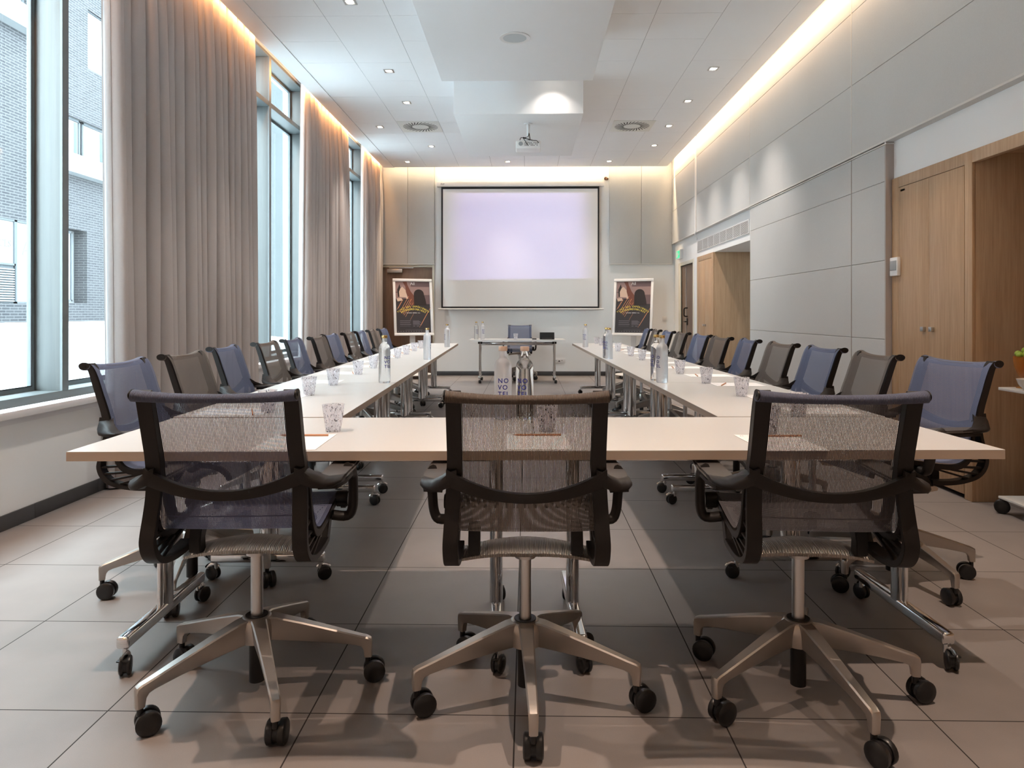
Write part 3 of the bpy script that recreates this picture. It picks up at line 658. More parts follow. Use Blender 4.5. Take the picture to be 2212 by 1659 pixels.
# projector hanging from the second beam
r = empty('projector', (0.017, 8.60, 3.476))
MB().cyl((0, 0, -0.001), (0, 0, -0.012), 0.05).cyl((0, 0, -0.01), (0, 0, -0.20), 0.020).build('ceiling_pole', M['white_plastic'], r)
MB().rbox(-0.05, 0.05, -0.05, 0.05, -0.215, -0.20, 0.003).box(-0.13, 0.11, -0.01, 0.01, -0.225, -0.213).box(-0.10, 0.10, 0.09, 0.11, -0.225, -0.213).box(-0.01, 0.01, -0.01, 0.11, -0.225, -0.213).build('bracket', M['white_plastic'], r)
MB().rbox(-0.150, 0.150, -0.11, 0.13, -0.325, -0.228, 0.018, seg=4).build('body', M['white_plastic'], r, smooth=60)
MB().cyl((-0.09, -0.112, -0.268), (-0.09, -0.109, -0.268), 0.026).build('fan_grille', M['grey_plastic'], r)
m = MB()
for i in range(9):
    for j in range(3):
        if (i * 3 + j) % 4 != 3: m.box(-0.042 + i * 0.018, -0.033 + i * 0.018, -0.1125, -0.110, -0.262 - j * 0.015, -0.254 - j * 0.015)
m.build('port', M['slot'], r)
MB().cyl((0.05, 0.131, -0.275), (0.05, 0.15, -0.275), 0.032).build('lens', M['facade_glass'], r)
m = MB()
for pts in ([(0.01, -0.02, -0.12), (0.02, -0.05, -0.19), (0.015, -0.08, -0.215), (-0.06, -0.12, -0.195), (-0.03, -0.13, -0.25), (0.0, -0.115, -0.292)],
            [(0.01, -0.02, -0.12), (-0.005, -0.05, -0.17), (-0.06, -0.10, -0.20), (-0.01, -0.13, -0.215), (0.05, -0.14, -0.235), (0.10, -0.135, -0.24), (0.125, -0.115, -0.262)],
            [(-0.06, -0.12, -0.20), (-0.09, -0.11, -0.20), (-0.10, -0.10, -0.225)]):
    m.tube(smooth_pts(pts, 5), 0.004, 7)
m.build('cable', M['black'], r)
tag(r, 'white ceiling projector with a tangle of black cables on a short white pole', 'projector')
# its dim bluish picture on the screen: rectangular beam
LP = bpy.data.lights.new('projector_beam', 'SPOT'); LP.energy = 190; LP.color = (0.50, 0.42, 1.0); LP.spot_size = R(60); LP.spot_blend = 0.0; LP.shadow_soft_size = 0.01
LP.use_nodes = True; nt = LP.node_tree; em = nt.nodes['Emission']
tcn = nt.nodes.new('ShaderNodeTexCoord'); sp = nt.nodes.new('ShaderNodeSeparateXYZ'); nt.links.new(tcn.outputs['Normal'], sp.inputs[0])
lo_ = nt.nodes.new('ShaderNodeMath'); lo_.operation = 'ABSOLUTE'; nt.links.new(math_node(nt, 'DIVIDE', sp.outputs[0], sp.outputs[2]), lo_.inputs[0])
ux = math_node(nt, 'SMOOTH_MIN', math_node(nt, 'MULTIPLY', math_node(nt, 'MAXIMUM', math_node(nt, 'SUBTRACT', 0.30, lo_.outputs[0]), 0.0), 14), 1.0, 0.3)
vy = math_node(nt, 'ABSOLUTE', math_node(nt, 'DIVIDE', sp.outputs[1], sp.outputs[2]))
uy = math_node(nt, 'LESS_THAN', vy, 0.172)
nt.links.new(math_node(nt, 'MULTIPLY', ux, uy), em.inputs['Strength'])
lpo = bpy.data.objects.new('projector_beam', LP); COL.objects.link(lpo); lpo.location = (0.067, 8.78, 3.20)
lpo.rotation_euler = Vector((-0.13 - 0.067, YB - 8.78, 2.66 - 3.20)).to_track_quat('-Z', 'Y').to_euler()

# projection screen on the back wall
r = empty('projection_screen', (-0.125, YB - 0.07, 0))
MB().rbox(-1.58, 1.585, -0.045, 0.055, 3.588, 3.672, 0.006).build('housing', M['white_plastic'], r)
MB().rbox(-1.50, -1.47, -0.01, 0.065, 3.672, 3.70, 0.003).rbox(-1.20, -1.10, -0.01, 0.065, 3.672, 3.69, 0.003).rbox(1.10, 1.20, -0.01, 0.065, 3.672, 3.69, 0.003).build('bracket', M['white_plastic'], r)
MB().box(-1.50, 1.495, -0.001, 0.001, 1.285, 3.592).build('black_border', M['screen_black'], r)
MB().box(-1.468, 1.465, -0.003, -0.0012, 1.315, 3.545).build('screen_cloth', M['screen'], r)
MB().tube([(-1.56, 0, 1.268), (1.58, 0, 1.268)], 0.014, 12).build('bottom_bar', M['white_plastic'], r)
tv, tf = text_mesh('PVP', 0.045, 0.0006); MB().add(tv, tf, Matrix.Translation((-1.47, -0.0455, 3.615)) @ Matrix.Rotation(R(90), 4, 'X') @ Matrix.Shear('XZ', 4, (0, 0))).build('maker_mark', M['ink'], r)
tag(r, 'large pull-down projection screen with black border and lilac glow on the end wall', 'projection screen')
r = tag(MB().cyl((1.50, YB - 0.001, 3.745), (1.50, YB - 0.02, 3.745), 0.032).cyl((1.50, YB - 0.02, 3.745), (1.53, YB - 0.05, 3.73), 0.022).build('cable_gland', mat('bronze_gland', (0.16, 0.08, 0.04), 0.4, 0.5)), 'small round brown cable gland at the right end of the screen housing', 'cable gland')

# ================================================================== CURTAINS
def curtain(name, y0, y1, y0b, y1b, seed, label, folds):
    rn = random.Random(seed); N = folds * 14; zs = [0.012, 0.4, 1.0, 1.8, 2.6, 3.3, 3.8, 4.02, 4.14]
    ph = [0]; 
    for i in range(folds): ph.append(ph[-1] + rn.uniform(0.65, 1.4))
    tot = ph[-1]; amps = [rn.uniform(0.036, 0.060) for _ in range(folds + 1)]
    vs = []; 
    for zi, z in enumerate(zs):
        t = z / 4.14
        a, b_ = y0b * (1 - t) + y0 * t, y1b * (1 - t) + y1 * t
        for i in range(N + 1):
            f = i / N * folds; k = min(int(f), folds - 1); fr = f - k
            yy = a + (b_ - a) * (ph[k] + (ph[k + 1] - ph[k]) * fr) / tot
            am = amps[k] * (1.0 + 0.10 * math.sin(1.1 * z + k * 1.7)) * (1 - 0.25 * max(0, t - 0.8) * 5)
            s = math.sin(2 * PI * fr)
            x = -2.815 + 2.0 * am * (abs(math.sin(PI * fr)) ** 0.62) + 0.002 * math.sin(2 * z + k)
            x = max(-2.832, x)
            yy += -0.016 * math.sin(2 * PI * fr) + 0.003 * math.sin(1.0 * z + 2.2 * k) * math.sin(PI * i / N)
            vs.append((x, yy, z))
    fs = []
    W = N + 1
    for j in range(len(zs) - 1):
        for i in range(N): fs.append((j * W + i, j * W + i + 1, (j + 1) * W + i + 1, (j + 1) * W + i))
    r = empty(name, (-2.75, (y0 + y1) / 2, 0))
    mb = MB().add([(x + 2.75, y - (y0 + y1) / 2, z) for x, y, z in vs], fs)
    cl = mb.build('cloth', M['curtain'], r, smooth=80)
    md = cl.modifiers.new('thickness', 'SOLIDIFY'); md.thickness = 0.003
    # turned-back lining along the window-side edge
    e = MB(); ev = []; zz = zs
    for z in zz:
        t = z / 4.14; a = y0b * (1 - t) + y0 * t
        for q, (dx, dy) in enumerate(((0.010, 0.002), (-0.020, -0.012), (-0.045, 0.006))): ev.append((dx - 0.012, a + dy - (y0 + y1) / 2 - 0.004, z))
    ef = [(j * 3 + i, j * 3 + i + 1, (j + 1) * 3 + i + 1, (j + 1) * 3 + i) for j in range(len(zz) - 1) for i in range(2)]
    ln = e.add(ev, ef).build('lining', M['curtain_lining'], r, smooth=80); md = ln.modifiers.new('thickness', 'SOLIDIFY'); md.thickness = 0.002
    MB().rbox(0.0, 0.02, y0 - (y0 + y1) / 2, y1 - (y0 + y1) / 2, 4.145, 4.17, 0.002).build('curtain_track', M['white_plastic'], r)
    return tag(r, label, 'curtain', 'floor-length taupe curtains')
curtain('curtain', 4.63, 7.20, 4.70, 7.32, 1, 'wide taupe curtain in deep folds between the near and middle windows', 18)
curtain('curtain', 8.79, 10.97, 8.66, 11.1, 2, 'taupe curtain hanging between the middle and far windows', 15)
curtain('curtain', 11.99, 13.42, 11.95, 13.42, 3, 'taupe curtain beside the far corner and the brown door', 10)

# ================================================================== CHAIRS
def make_caster(mb, c, ang, r=0.034, wd=0.020, gap=0.007):
    """twin wheel caster built round c (axle height), axle direction from ang"""
    ax = Vector((math.cos(ang), math.sin(ang), 0)); c = Vector(c)
    for s in (-1, 1):
        a = c + ax * s * gap; b_ = c + ax * s * (gap + wd)
        n = 22; pr = [(0.0, r * 0.93), (0.003, r), (wd - 0.004, r), (wd, r * 0.86), (wd + 0.001, r * 0.4)]
        mb.tube([c + ax * s * (gap + t) for t, _ in pr], [q for _, q in pr], n, up=(0, 0, 1))
    mb.tube([c - ax * gap, c + ax * gap], r * 0.80, 18, up=(0, 0, 1))
    return mb

BACK_F = [(-0.322, 0.974), (-0.310, 0.958), (-0.304, 0.946), (-0.290, 0.908), (-0.268, 0.84), (-0.246, 0.775), (-0.230, 0.72)]
BACK_R = [(-0.336, 0.966), (-0.332, 0.950), (-0.326, 0.936), (-0.313, 0.895), (-0.293, 0.83), (-0.274, 0.77), (-0.262, 0.72)]
SP_O = [(-0.262, 0.72), (-0.262, 0.67), (-0.272, 0.62), (-0.284, 0.575), (-0.286, 0.545), (-0.272, 0.510), (-0.240, 0.482), (-0.19, 0.466), (-0.13, 0.458), (-0.06, 0.458), (-0.02, 0.462)]
SP_I = [(-0.246, 0.72), (-0.246, 0.675), (-0.255, 0.625), (-0.266, 0.578), (-0.268, 0.550), (-0.256, 0.523), (-0.230, 0.498), (-0.187, 0.483), (-0.13, 0.476), (-0.06, 0.478), (-0.02, 0.482)]
ST_O = [(-0.235, 0.72), (-0.226, 0.67), (-0.222, 0.63), (-0.216, 0.59), (-0.200, 0.555), (-0.170, 0.530), (-0.12, 0.520), (-0.03, 0.530), (0.06, 0.545), (0.14, 0.550), (0.20, 0.543), (0.237, 0.520), (0.250, 0.498)]
ST_I = [(-0.224, 0.725), (-0.212, 0.675), (-0.208, 0.635), (-0.201, 0.60), (-0.187, 0.572), (-0.163, 0.551), (-0.118, 0.542), (-0.03, 0.551), (0.06, 0.566), (0.14, 0.571), (0.208, 0.563), (0.252, 0.533), (0.266, 0.502)]
def half_w(z):      # half width of the chair at height z: back narrows a touch towards the top
    return 0.215 + 0.012 * max(0.0, min(1.0, (0.80 - z) / 0.25))
def make_chair(meshmat, rollmat, base_rot, casters, detail=True):
    r = empty('swivel_chair')
    # continuous side frames
    for s in (-1, 1):
        m = MB()
        def wid(P, w_, off=0.0):
            o = [half_w(p[1]) for p in P]
            return ([s * q - (w_ if s > 0 else 0) for q in o], [s * q + (w_ if s < 0 else 0) for q in o])
        for A, B, w_ in ((BACK_F, BACK_R, 0.041), (SP_O, SP_I, 0.041), (ST_O, ST_I, 0.018)):
            A2 = [tuple(v) for v in smooth_pts(A, 3)]; B2 = [tuple(v) for v in smooth_pts(B, 3)]
            lo_, hi_ = wid(A2, w_); m.band(A2, B2, lo_, hi_)
        # comb ribs between the spine and the seat rail
        for i in range(2, 8):
            a = Vector(SP_I[i]); b_ = Vector(ST_O[min(i + 0, len(ST_O) - 1)])
            hw = half_w(a.y) - 0.006
            d_ = (b_ - a).normalized(); n_ = Vector((-d_.y, d_.x)) * 0.004
            pl = [tuple(a - n_ - d_ * 0.004), tuple(a + n_ - d_ * 0.004), tuple(b_ + n_ + d_ * 0.004), tuple(b_ - n_ + d_ * 0.004)]
            m.ext(pl, min(s * hw, s * (hw - 0.02)), max(s * hw, s * (hw - 0.02)), 'x')
        # front strut from seat rail down to the link
        pl = [(0.035, 0.545), (0.075, 0.548), (0.02, 0.455), (-0.03, 0.455)]
        m.ext(pl, min(s * 0.221, s * 0.203), max(s * 0.221, s * 0.203), 'x')
        m.ext([(-0.343 + 0.0235 * math.cos(a_), 0.9625 + 0.0150 * math.sin(a_)) for a_ in [2 * PI * q / 20 for q in range(20)]], min(s * 0.2135, s * 0.2175), max(s * 0.2135, s * 0.2175), 'x'); m.ext([(-0.343 + 0.011 * math.cos(a_), 0.9625 + 0.006 * math.sin(a_)) for a_ in [2 * PI * q / 12 for q in range(12)]], min(s * 0.2175, s * 0.2195), max(s * 0.2175, s * 0.2195), 'x')
        m.build('side_frame', M['black_soft'], r, bevel=0.0025 if detail else None)
    # back mesh, wrapping over the top roll
    prof = smooth_pts([(-0.318, 0.966), (-0.303, 0.946), (-0.2865, 0.908), (-0.2645, 0.84), (-0.2425, 0.775), (-0.2262, 0.72), (-0.2090, 0.675), (-0.2045, 0.635), (-0.1975, 0.602)], 3)
    NX = 10
    def sheet(prof, sag):
        m = MB(); vs = []; fs = []
        for p in prof:
            hw = half_w(p[1]) - 0.0005
            for i in range(NX + 1):
                t = 2 * i / NX - 1; vs.append((t * hw, p[0] + 0.0045 - sag * (1 - t ** 4) * 0.6, p[1] + 0.002 - sag * 0.5 * (1 - t ** 4)))
        for j in range(len(prof) - 1):
            for i in range(NX): a = j * (NX + 1) + i; fs.append((a, a + 1, a + NX + 2, a + NX + 1))
        return m.add(vs, fs)
    sheet(prof, 0.014).build('backrest', meshmat, r, smooth=80)
    sprof = smooth_pts([(-0.1975, 0.602), (-0.184, 0.5755), (-0.161, 0.5545), (-0.117, 0.5455), (-0.03, 0.5545), (0.06, 0.5695), (0.14, 0.5745), (0.2095, 0.5665), (0.2545, 0.5355), (0.2685, 0.503)], 3)
    sheet(sprof, 0.008).build('seat', meshmat, r, smooth=80)
    m = MB(); P = []; rad = []
    for i in range(17):
        t = 2 * i / 16 - 1; P.append((t * 0.2150, -0.343 + 0.010 * (1 - t * t), 0.9605 - 0.0105 * (1 - abs(t) ** 2.4))); rad.append(0.0245 - 0.0060 * (1 - abs(t) ** 2.2))
    m.tube(P, rad, 18, up=(0, 0, 1), flat=0.66); m.build('top_roll', rollmat, r, smooth=60)
    # curved bar behind the lumbar that carries the arms
    m = MB(); A = []; Bv = []
    n = 16; vs = []; fs = []
    for i in range(n + 1):
        t = 2 * i / n - 1; hw = 0.218
        zc = 0.732 - 0.052 * (1 - abs(t) ** 2.0); th = 0.0125 + 0.0095 * abs(t) ** 2; yy = -0.268 - 0.020 * (1 - t * t)
        for dy, dz in ((-0.010, -th), (-0.013, 0), (-0.010, th), (0.010, th), (0.012, 0), (0.010, -th)): vs.append((t * hw, yy + dy, zc + dz))
    for i in range(n):
        for k in range(6): fs.append((i * 6 + k, i * 6 + (k + 1) % 6, (i + 1) * 6 + (k + 1) % 6, (i + 1) * 6 + k))
    fs += [tuple(range(6)), tuple(n * 6 + k for k in reversed(range(6)))]
    m.add(vs, fs).build('lumbar_bar', M['black_soft'], r, smooth=50)
    # armrests
    for s in (-1, 1):
        a = empty('armrest'); a.parent = r
        m = MB()
        secs = []
        for x_, ya, yb, za, zb in ((0.190, -0.280, -0.236, 0.703, 0.757), (0.212, -0.280, -0.225, 0.700, 0.748), (0.235, -0.274, -0.205, 0.689, 0.728), (0.262, -0.255, -0.170, 0.682, 0.710), (0.285, -0.222, -0.13, 0.681, 0.7045), (0.300, -0.185, -0.10, 0.684, 0.703)):
            zc_ = (za + zb) / 2; secs.append([(s * x_, ya, za + 0.006), (s * x_, ya - 0.004, zc_), (s * x_, ya, zb - 0.004), (s * x_, (ya + yb) / 2, zb), (s * x_, yb, zb - 0.004), (s * x_, yb + 0.003, zc_), (s * x_, yb, za + 0.004), (s * x_, (ya + yb) / 2, za)])
        vs = [p for q in secs for p in q]; fs = []
        for i_ in range(len(secs) - 1):
            for j_ in range(8): fs.append((i_ * 8 + j_, i_ * 8 + (j_ + 1) % 8, (i_ + 1) * 8 + (j_ + 1) % 8, (i_ + 1) * 8 + j_))
        fs += [tuple(range(8)), tuple((len(secs) - 1) * 8 + j_ for j_ in reversed(range(8)))]
        m.add(vs, fs)
        wd_ = [(0.236, -0.20), (0.290, -0.19), (0.302, -0.12), (0.303, 0.03), (0.296, 0.075), (0.270, 0.070), (0.250, 0.0), (0.238, -0.10)]
        wd_ = [(s * x_, y_) for x_, y_ in wd_]
        m.ext(wd_ if s > 0 else wd_[::-1], 0.673, 0.6855, 'z')
        pp = smooth_pts([(s * 0.287, -0.02, 0.692), (s * 0.293, 0.02, 0.67), (s * 0.292, 0.04, 0.61), (s * 0.288, 0.05, 0.555), (s * 0.272, 0.05, 0.528), (s * 0.225, 0.045, 0.532)], 4)
        m.tube(pp, 0.0155, 10, up=(0, 1, 0), flat=1.5)
        m.build('arm_loop', M['black_soft'], a, smooth=60)
        # pad: flat slightly dished board wide at the front
        out = [(0.226, -0.215), (0.262, -0.225), (0.291, -0.190), (0.304, -0.12), (0.307, 0.0), (0.303, 0.11), (0.290, 0.155), (0.262, 0.168), (0.232, 0.155), (0.220, 0.11), (0.218, -0.03), (0.220, -0.15)]
        out = [(s * x, y) for x, y in out]
        if s < 0: out = out[::-1]
        MB().ext(out, 0.685, 0.700, 'z').build('arm_pad', M['arm'], a, bevel=0.006)
    # link casting under the seat, ribbed and arched
    m = MB(); vs = []; fs = []; n = 20
    for i in range(n + 1):
        t = 2 * i / n - 1; x = t * 0.20; dz = 0.026 * (1 - t * t)
        for yy, zz in ((-0.085, 0.434), (-0.090, 0.446), (-0.075, 0.458), (-0.02, 0.463), (0.04, 0.458), (0.05, 0.444), (0.04, 0.432), (-0.02, 0.425)):
            f = 1 - 0.30 * abs(t) ; vs.append((x, yy * f - 0.005, (zz - 0.446) * (1 - 0.25 * abs(t)) + 0.440 + dz))
    for i in range(n):
        for k in range(8): fs.append((i * 8 + k, i * 8 + (k + 1) % 8, (i + 1) * 8 + (k + 1) % 8, (i + 1) * 8 + k))
    fs += [tuple(range(8)), tuple(n * 8 + k for k in reversed(range(8)))]
    m.add(vs, fs).build('seat_link', M['ribbed'], r, smooth=60)
    for s in (-1, 1):
        m = MB(); m.ext([(-0.10, 0.462), (-0.055, 0.452), (-0.06, 0.50), (-0.03, 0.545), (-0.09, 0.535), (-0.10, 0.50)], min(s * 0.135, s * 0.17), max(s * 0.135, s * 0.17), 'x')
        m.build('seat_bracket', M['black'], r, bevel=0.003 if detail else None)
        MB().cyl((s * 0.222, 0.12, 0.565), (s * 0.262, 0.12, 0.565), 0.026).build('tilt_knob', M['black'], r, bevel=0.003 if detail else None)
    # gas column
    MB().cyl((0, 0, 0.228), (0, 0, 0.43), 0.0185, n=24).cyl((0, 0, 0.425), (0, 0, 0.446), 0.032, 0.036, n=24).build('gas_column', M['metal'], r)
    MB().cyl((0, 0, 0.030), (0, 0, 0.235), 0.0235, n=24).lathe([(0.020, 0.2325), (0.034, 0.2325), (0.034, 0.237), (0.020, 0.237)], 24, cap=False).build('column_sleeve', M['black'], r)
    m = MB(); m.lathe([(0.024, 0.150), (0.048, 0.158), (0.052, 0.20), (0.050, 0.226), (0.040, 0.235), (0.030, 0.235), (0.024, 0.231)], 30, cap=False); m.build('base_hub', M['alu'], r, smooth=50)
    # five legs, each with its twin-wheel caster
    for k in range(5):
        a = base_rot + k * 2 * PI / 5; mt = Matrix.Rotation(a, 4, 'Z')
        m = MB(); sec = []
        for (xt, zt), (xb, zb), wt, wb in (((0.030, 0.2335), (0.030, 0.158), 0.025, 0.017), ((0.06, 0.230), (0.055, 0.155), 0.0225, 0.014), ((0.14, 0.2065), (0.13, 0.146), 0.0195, 0.0115), ((0.24, 0.1745), (0.235, 0.131), 0.0165, 0.0105),
                                           ((0.315, 0.1500), (0.303, 0.1185), 0.0145, 0.0105), ((0.340, 0.1425), (0.319, 0.1130), 0.0140, 0.0110), ((0.3515, 0.1360), (0.3265, 0.1030), 0.0135, 0.0115), ((0.3545, 0.1250), (0.3285, 0.0920), 0.0130, 0.0115), ((0.3540, 0.0780), (0.3300, 0.0780), 0.0120, 0.0110)):
            T, B_ = Vector((xt, zt)), Vector((xb, zb)); d_ = (T - B_).normalized()
            def Q(p, w_): return (p.x, w_, p.y)
            a_, b2 = T - d_ * 0.004, B_ + d_ * 0.004
            sec.append([Q(B_, -wb + 0.003), Q(B_, wb - 0.003), Q(b2, wb), Q(a_, wt), Q(T, wt - 0.004), Q(T, -wt + 0.004), Q(a_, -wt), Q(b2, -wb)])
        vs = [p for q in sec for p in q]; fs = []
        for i in range(len(sec) - 1):
            for j in range(8): fs.append((i * 8 + j, i * 8 + (j + 1) % 8, (i + 1) * 8 + (j + 1) % 8, (i + 1) * 8 + j))
        fs += [tuple(range(8)), tuple((len(sec) - 1) * 8 + j for j in reversed(range(8)))]
        m.add(vs, fs, mt)
        lg = m.build('base_leg', M['alu'], r, smooth=40)
        cx = mt @ Vector((0.341, 0, 0)); sw = a + casters[k]
        cm = MB(); cc = (cx.x + 0.020 * math.cos(sw + PI / 2), cx.y + 0.020 * math.sin(sw + PI / 2), 0.0345)
        make_caster(cm, cc, sw); cm.cyl((cx.x, cx.y, 0.055), (cx.x, cx.y, 0.076), 0.009, n=12)
        cm.build('caster', M['wheel'], lg, smooth=40)
    return r
GF = 'swivel chairs at the near table'
c1 = make_chair(M['mesh_brown'], M['roll_brown'], R(274 - 1.2), [1.5, -0.98, 4.2, 2.09, 1.62], True)
c1.name = 'swivel_chair'; c1.location = (-0.005, 2.20, 0); c1.rotation_euler.z = R(0.9)
tag(c1, 'brown-black mesh swivel chair seen from behind, middle of the three at the near table', 'office chair', GF)
c2 = make_chair(M['mesh_blue'], M['roll_blue'], R(7.5), [4.76, 3.85, 1.46, 1.33, 1.13], True)
c2.location = (-0.845, 2.21, 0); c2.rotation_euler.z = R(3.2)
tag(c2, 'dark mesh swivel chair seen from behind, left of the three at the near table', 'office chair', GF)
c3 = make_chair(M['mesh_slate'], M['roll_blue'], R(-3), [-1.26, 0.4, 1.8, 1.52, -1.22], True)
c3.location = (0.84, 2.22, 0); c3.rotation_euler.z = R(-3.0)
tag(c3, 'dark mesh swivel chair seen from behind, right of the three at the near table', 'office chair', GF)
swap_b = {}
for src, dst in zip(kids(c2), kids(c1)): pass
blue = {o.name.split('.')[0]: o.data for o in kids(c2)}; brown = {o.name.split('.')[0]: o.data for o in kids(c1)}
def recolour(me, mt_):
    m2 = me.copy(); m2.materials.clear(); m2.materials.append(mt_); return m2
to_blue = {blue[k]: recolour(blue[k], M['mesh_blue_dense']) for k in ('backrest', 'seat')}
to_brown = {blue[k]: recolour(blue[k], M['mesh_brown_dense']) for k in ('backrest', 'seat')}
to_brown[blue['top_roll']] = brown['top_roll']
ORD = ['nearest the camera', 'second from the camera', 'third from the camera', 'fourth from the camera', 'fifth from the camera', 'sixth from the camera', 'seventh from the camera', 'eighth from the camera', 'ninth from the camera', 'tenth from the camera', 'farthest from the camera']
LY = [3.08, 3.70, 4.48, 5.16, 5.83, 6.40, 7.14, 7.76, 8.44, 9.10, 9.87]
LO_ = [.335, .32, .41, .38, .39, .33, .40, .35, .36, .35, .34]
RY = [3.22, 3.74, 4.41, 5.05, 5.80, 6.36, 7.04, 7.90, 8.52, 9.30, 9.84]
RO_ = [.485, .35, .385, .365, .375, .32, .33, .34, .32, .33, .32]
def ledge(y): return -1.493 - 0.0327 * (y - 2.98)
def redge(y): return 1.52 - 0.0186 * (y - 3.0)
rn = random.Random(11)
def seg_dist(p, q, a, b_):
    best = 9
    for i in range(9):
        t = p + (q - p) * i / 8; ab = b_ - a; k = max(0, min(1, (t - a).dot(ab) / max(1e-9, ab.dot(ab)))); best = min(best, (t - a - ab * k).length)
    return best
FEET = []          # foot bars of the tables (plan segments)
for s_, (sx, sy), dx in ((-1, (-1.139, 2.978), -0.0310), (1, (1.166, 3.045), -0.0183)):
    for i in range(5):
        for e in (-1, 1):
            d_ = 0.754 + 1.509 * i + e * 0.6125; cxx, cyy = sx + dx * d_, sy + d_; FEET.append((Vector((cxx - 0.26, cyy)), Vector((cxx + 0.26, cyy))))
for cx_ in (-1.328, -0.11, 0.167, 1.385): FEET.append((Vector((cx_ + 0.01, 2.31)), Vector((cx_ - 0.01, 2.95))))
LEGS = []
def best_star(x, y, rz, side):
    best, bb = -1, 0; c = Vector((x, y))
    for k in range(24):
        b = k * R(3); tips = [c + 0.365 * Vector((math.cos(rz + b + R(7.5) + j * R(72)), math.sin(rz + b + R(7.5) + j * R(72)))) for j in range(5)]
        d = 9
        for t in tips:
            for a, q in FEET:
                if abs(a.y - y) < 1: d = min(d, seg_dist(c, t, a, q), )
            for a, q in LEGS:
                if (a - c).length < 1.0: d = min(d, seg_dist(c, t, a, q))
            d = min(d, (2.80 + side * t.x) if side < 0 else 9)
        if d > best + 1e-4: best, bb = d, b
    for j in range(5): LEGS.append((c, c + 0.365 * Vector((math.cos(rz + bb + R(7.5) + j * R(72)), math.sin(rz + bb + R(7.5) + j * R(72))))))
    return bb
seats = []
for side, YS, OS in ((-1, LY, LO_), (1, RY, RO_)):
    for i, (y, of) in enumerate(zip(YS, OS)):
        blue_one = i % 2 == 0
        ch = copy_tree(c2, to_blue if blue_one else to_brown)
        x = (ledge(y) - of + 0.368) if side < 0 else (redge(y) + of - 0.368)
        yaw = rn.uniform(-3, 3)
        if side < 0: rz = R(-90 + 1.8 + yaw)
        else: rz = R(90 + 1.0 + yaw)
        if side > 0 and i == 0: rz = R(90 + 10)
        if side < 0 and i == 0: rz = R(-90)
        ch.location = (x, y, 0); ch.rotation_euler.z = rz
        # turn the five-star base so that copies differ
        br = best_star(x, y, rz, side)
        for cc in [o for o in bpy.data.objects if o.parent == ch and o.name.startswith('base_leg')]: cc.rotation_euler.z = br
        colr = 'blue' if blue_one else 'grey-brown'
        tag(ch, '%s mesh swivel chair in the %s row, %s' % (colr, 'window-side' if side < 0 else 'cupboard-side', ORD[i]), 'office chair', 'swivel chairs along the %s row' % ('window' if side < 0 else 'cupboard'))
        seats.append((side, i, y))
c4 = copy_tree(c2, to_blue); c4.location = (-0.13, 12.82, 0); c4.rotation_euler.z = R(180)
tag(c4, 'blue-grey mesh swivel chair behind the presenter table, facing the room', 'office chair')

# ================================================================== TABLES
def table_proto(L, D, name='folding_table', inset=0.14, foot=0.56):
    r = empty(name)
    m = MB(); t = 0.030
    m.box(-L / 2, L / 2, -D / 2, D / 2, TZ - 0.0015, TZ)
    m.build('table_top', M['table'], r, smooth=None)
    MB().box(-L / 2, L / 2, -D / 2, D / 2, TZ - t, TZ - 0.0016).build('edge_band', M['table_edge'], r, smooth=None)
    MB().rbox(-L / 2 + inset, L / 2 - inset, -0.028, 0.028, TZ - t - 0.075, TZ - t - 0.022, 0.006).build('beam', M['chrome'], r)
    for s in (-1, 1):
        x = s * (L / 2 - inset)
        lg = MB()
        pr = [(0.024 * math.cos(a) , 0.036 * math.sin(a)) for a in [2 * PI * k / 20 for k in range(20)]]
        lg.ext([(x + a, b_) for a, b_ in pr], 0.115, TZ - t - 0.02, 'z')
        lg.tube([(x + s * 0.0, -0.042, 0.115), (x, -0.042, TZ - t - 0.02)], 0.010, 10)
        leg = lg.build('leg', M['chrome'], r, smooth=40)
        MB().rbox(x - 0.021, x + 0.021, -foot / 2 - 0.02, foot / 2 + 0.02, 0.082, 0.122, 0.009, seg=3).build('foot_bar', M['chrome'], leg, smooth=50)
        MB().rbox(x - 0.16, x + 0.16, -0.16, 0.14, TZ - t - 0.0075, TZ - t - 0.0005, 0.002).rbox(x - 0.035, x + 0.035, -0.05, 0.05, TZ - t - 0.05, TZ - t - 0.012, 0.006).build('hinge_plate', M['black'], r)
        for e in (-1, 1):
            cy = e * foot / 2
            c = MB(); make_caster(c, (x + 0.010, cy + 0.016 * e, 0.031), 0.35 * e * s, 0.0305, 0.012, 0.006)
            c.rbox(x - 0.01, x + 0.03, cy + e * 0.03 - 0.008, cy + e * 0.03 + 0.008, 0.048, 0.054, 0.002)
            cs = c.build('caster', M['wheel'], leg, smooth=40)
            c = MB(); c.cyl((x, cy, 0.052), (x, cy, 0.084), 0.008, n=12)
            nn = 9
            for j in range(nn): pass
            arc = [(x + 0.008, cy + 0.016 * e + 0.034 * math.cos(t2), 0.031 + 0.034 * math.sin(t2)) for t2 in [R(35) + R(100) * j / 8 for j in range(9)]]
            c.tube(arc, 0.011, 8, up=(1, 0, 0), flat=0.3); c.build('caster_cover', M['chrome'], leg, smooth=50)
    return r
t0 = table_proto(1.495, 0.73); a0 = R(1.86)
t0.location = (-0.720, 2.606, 0); t0.rotation_euler.z = a0
tag(t0, 'white folding table across the front, left half behind the left and middle chairs', 'table', 'white conference tables')
t1 = copy_tree(t0); t1.location = (0.776, 2.655, 0); t1.rotation_euler.z = a0
tag(t1, 'white folding table across the front, right half behind the middle and right chairs', 'table', 'white conference tables')
side0 = table_proto(1.505, 0.71, foot=0.46)
TORD = ['nearest to the camera', 'second from the camera', 'in the middle of its row', 'fourth from the camera', 'farthest, by the screen']
n = 0
rowpos = {}
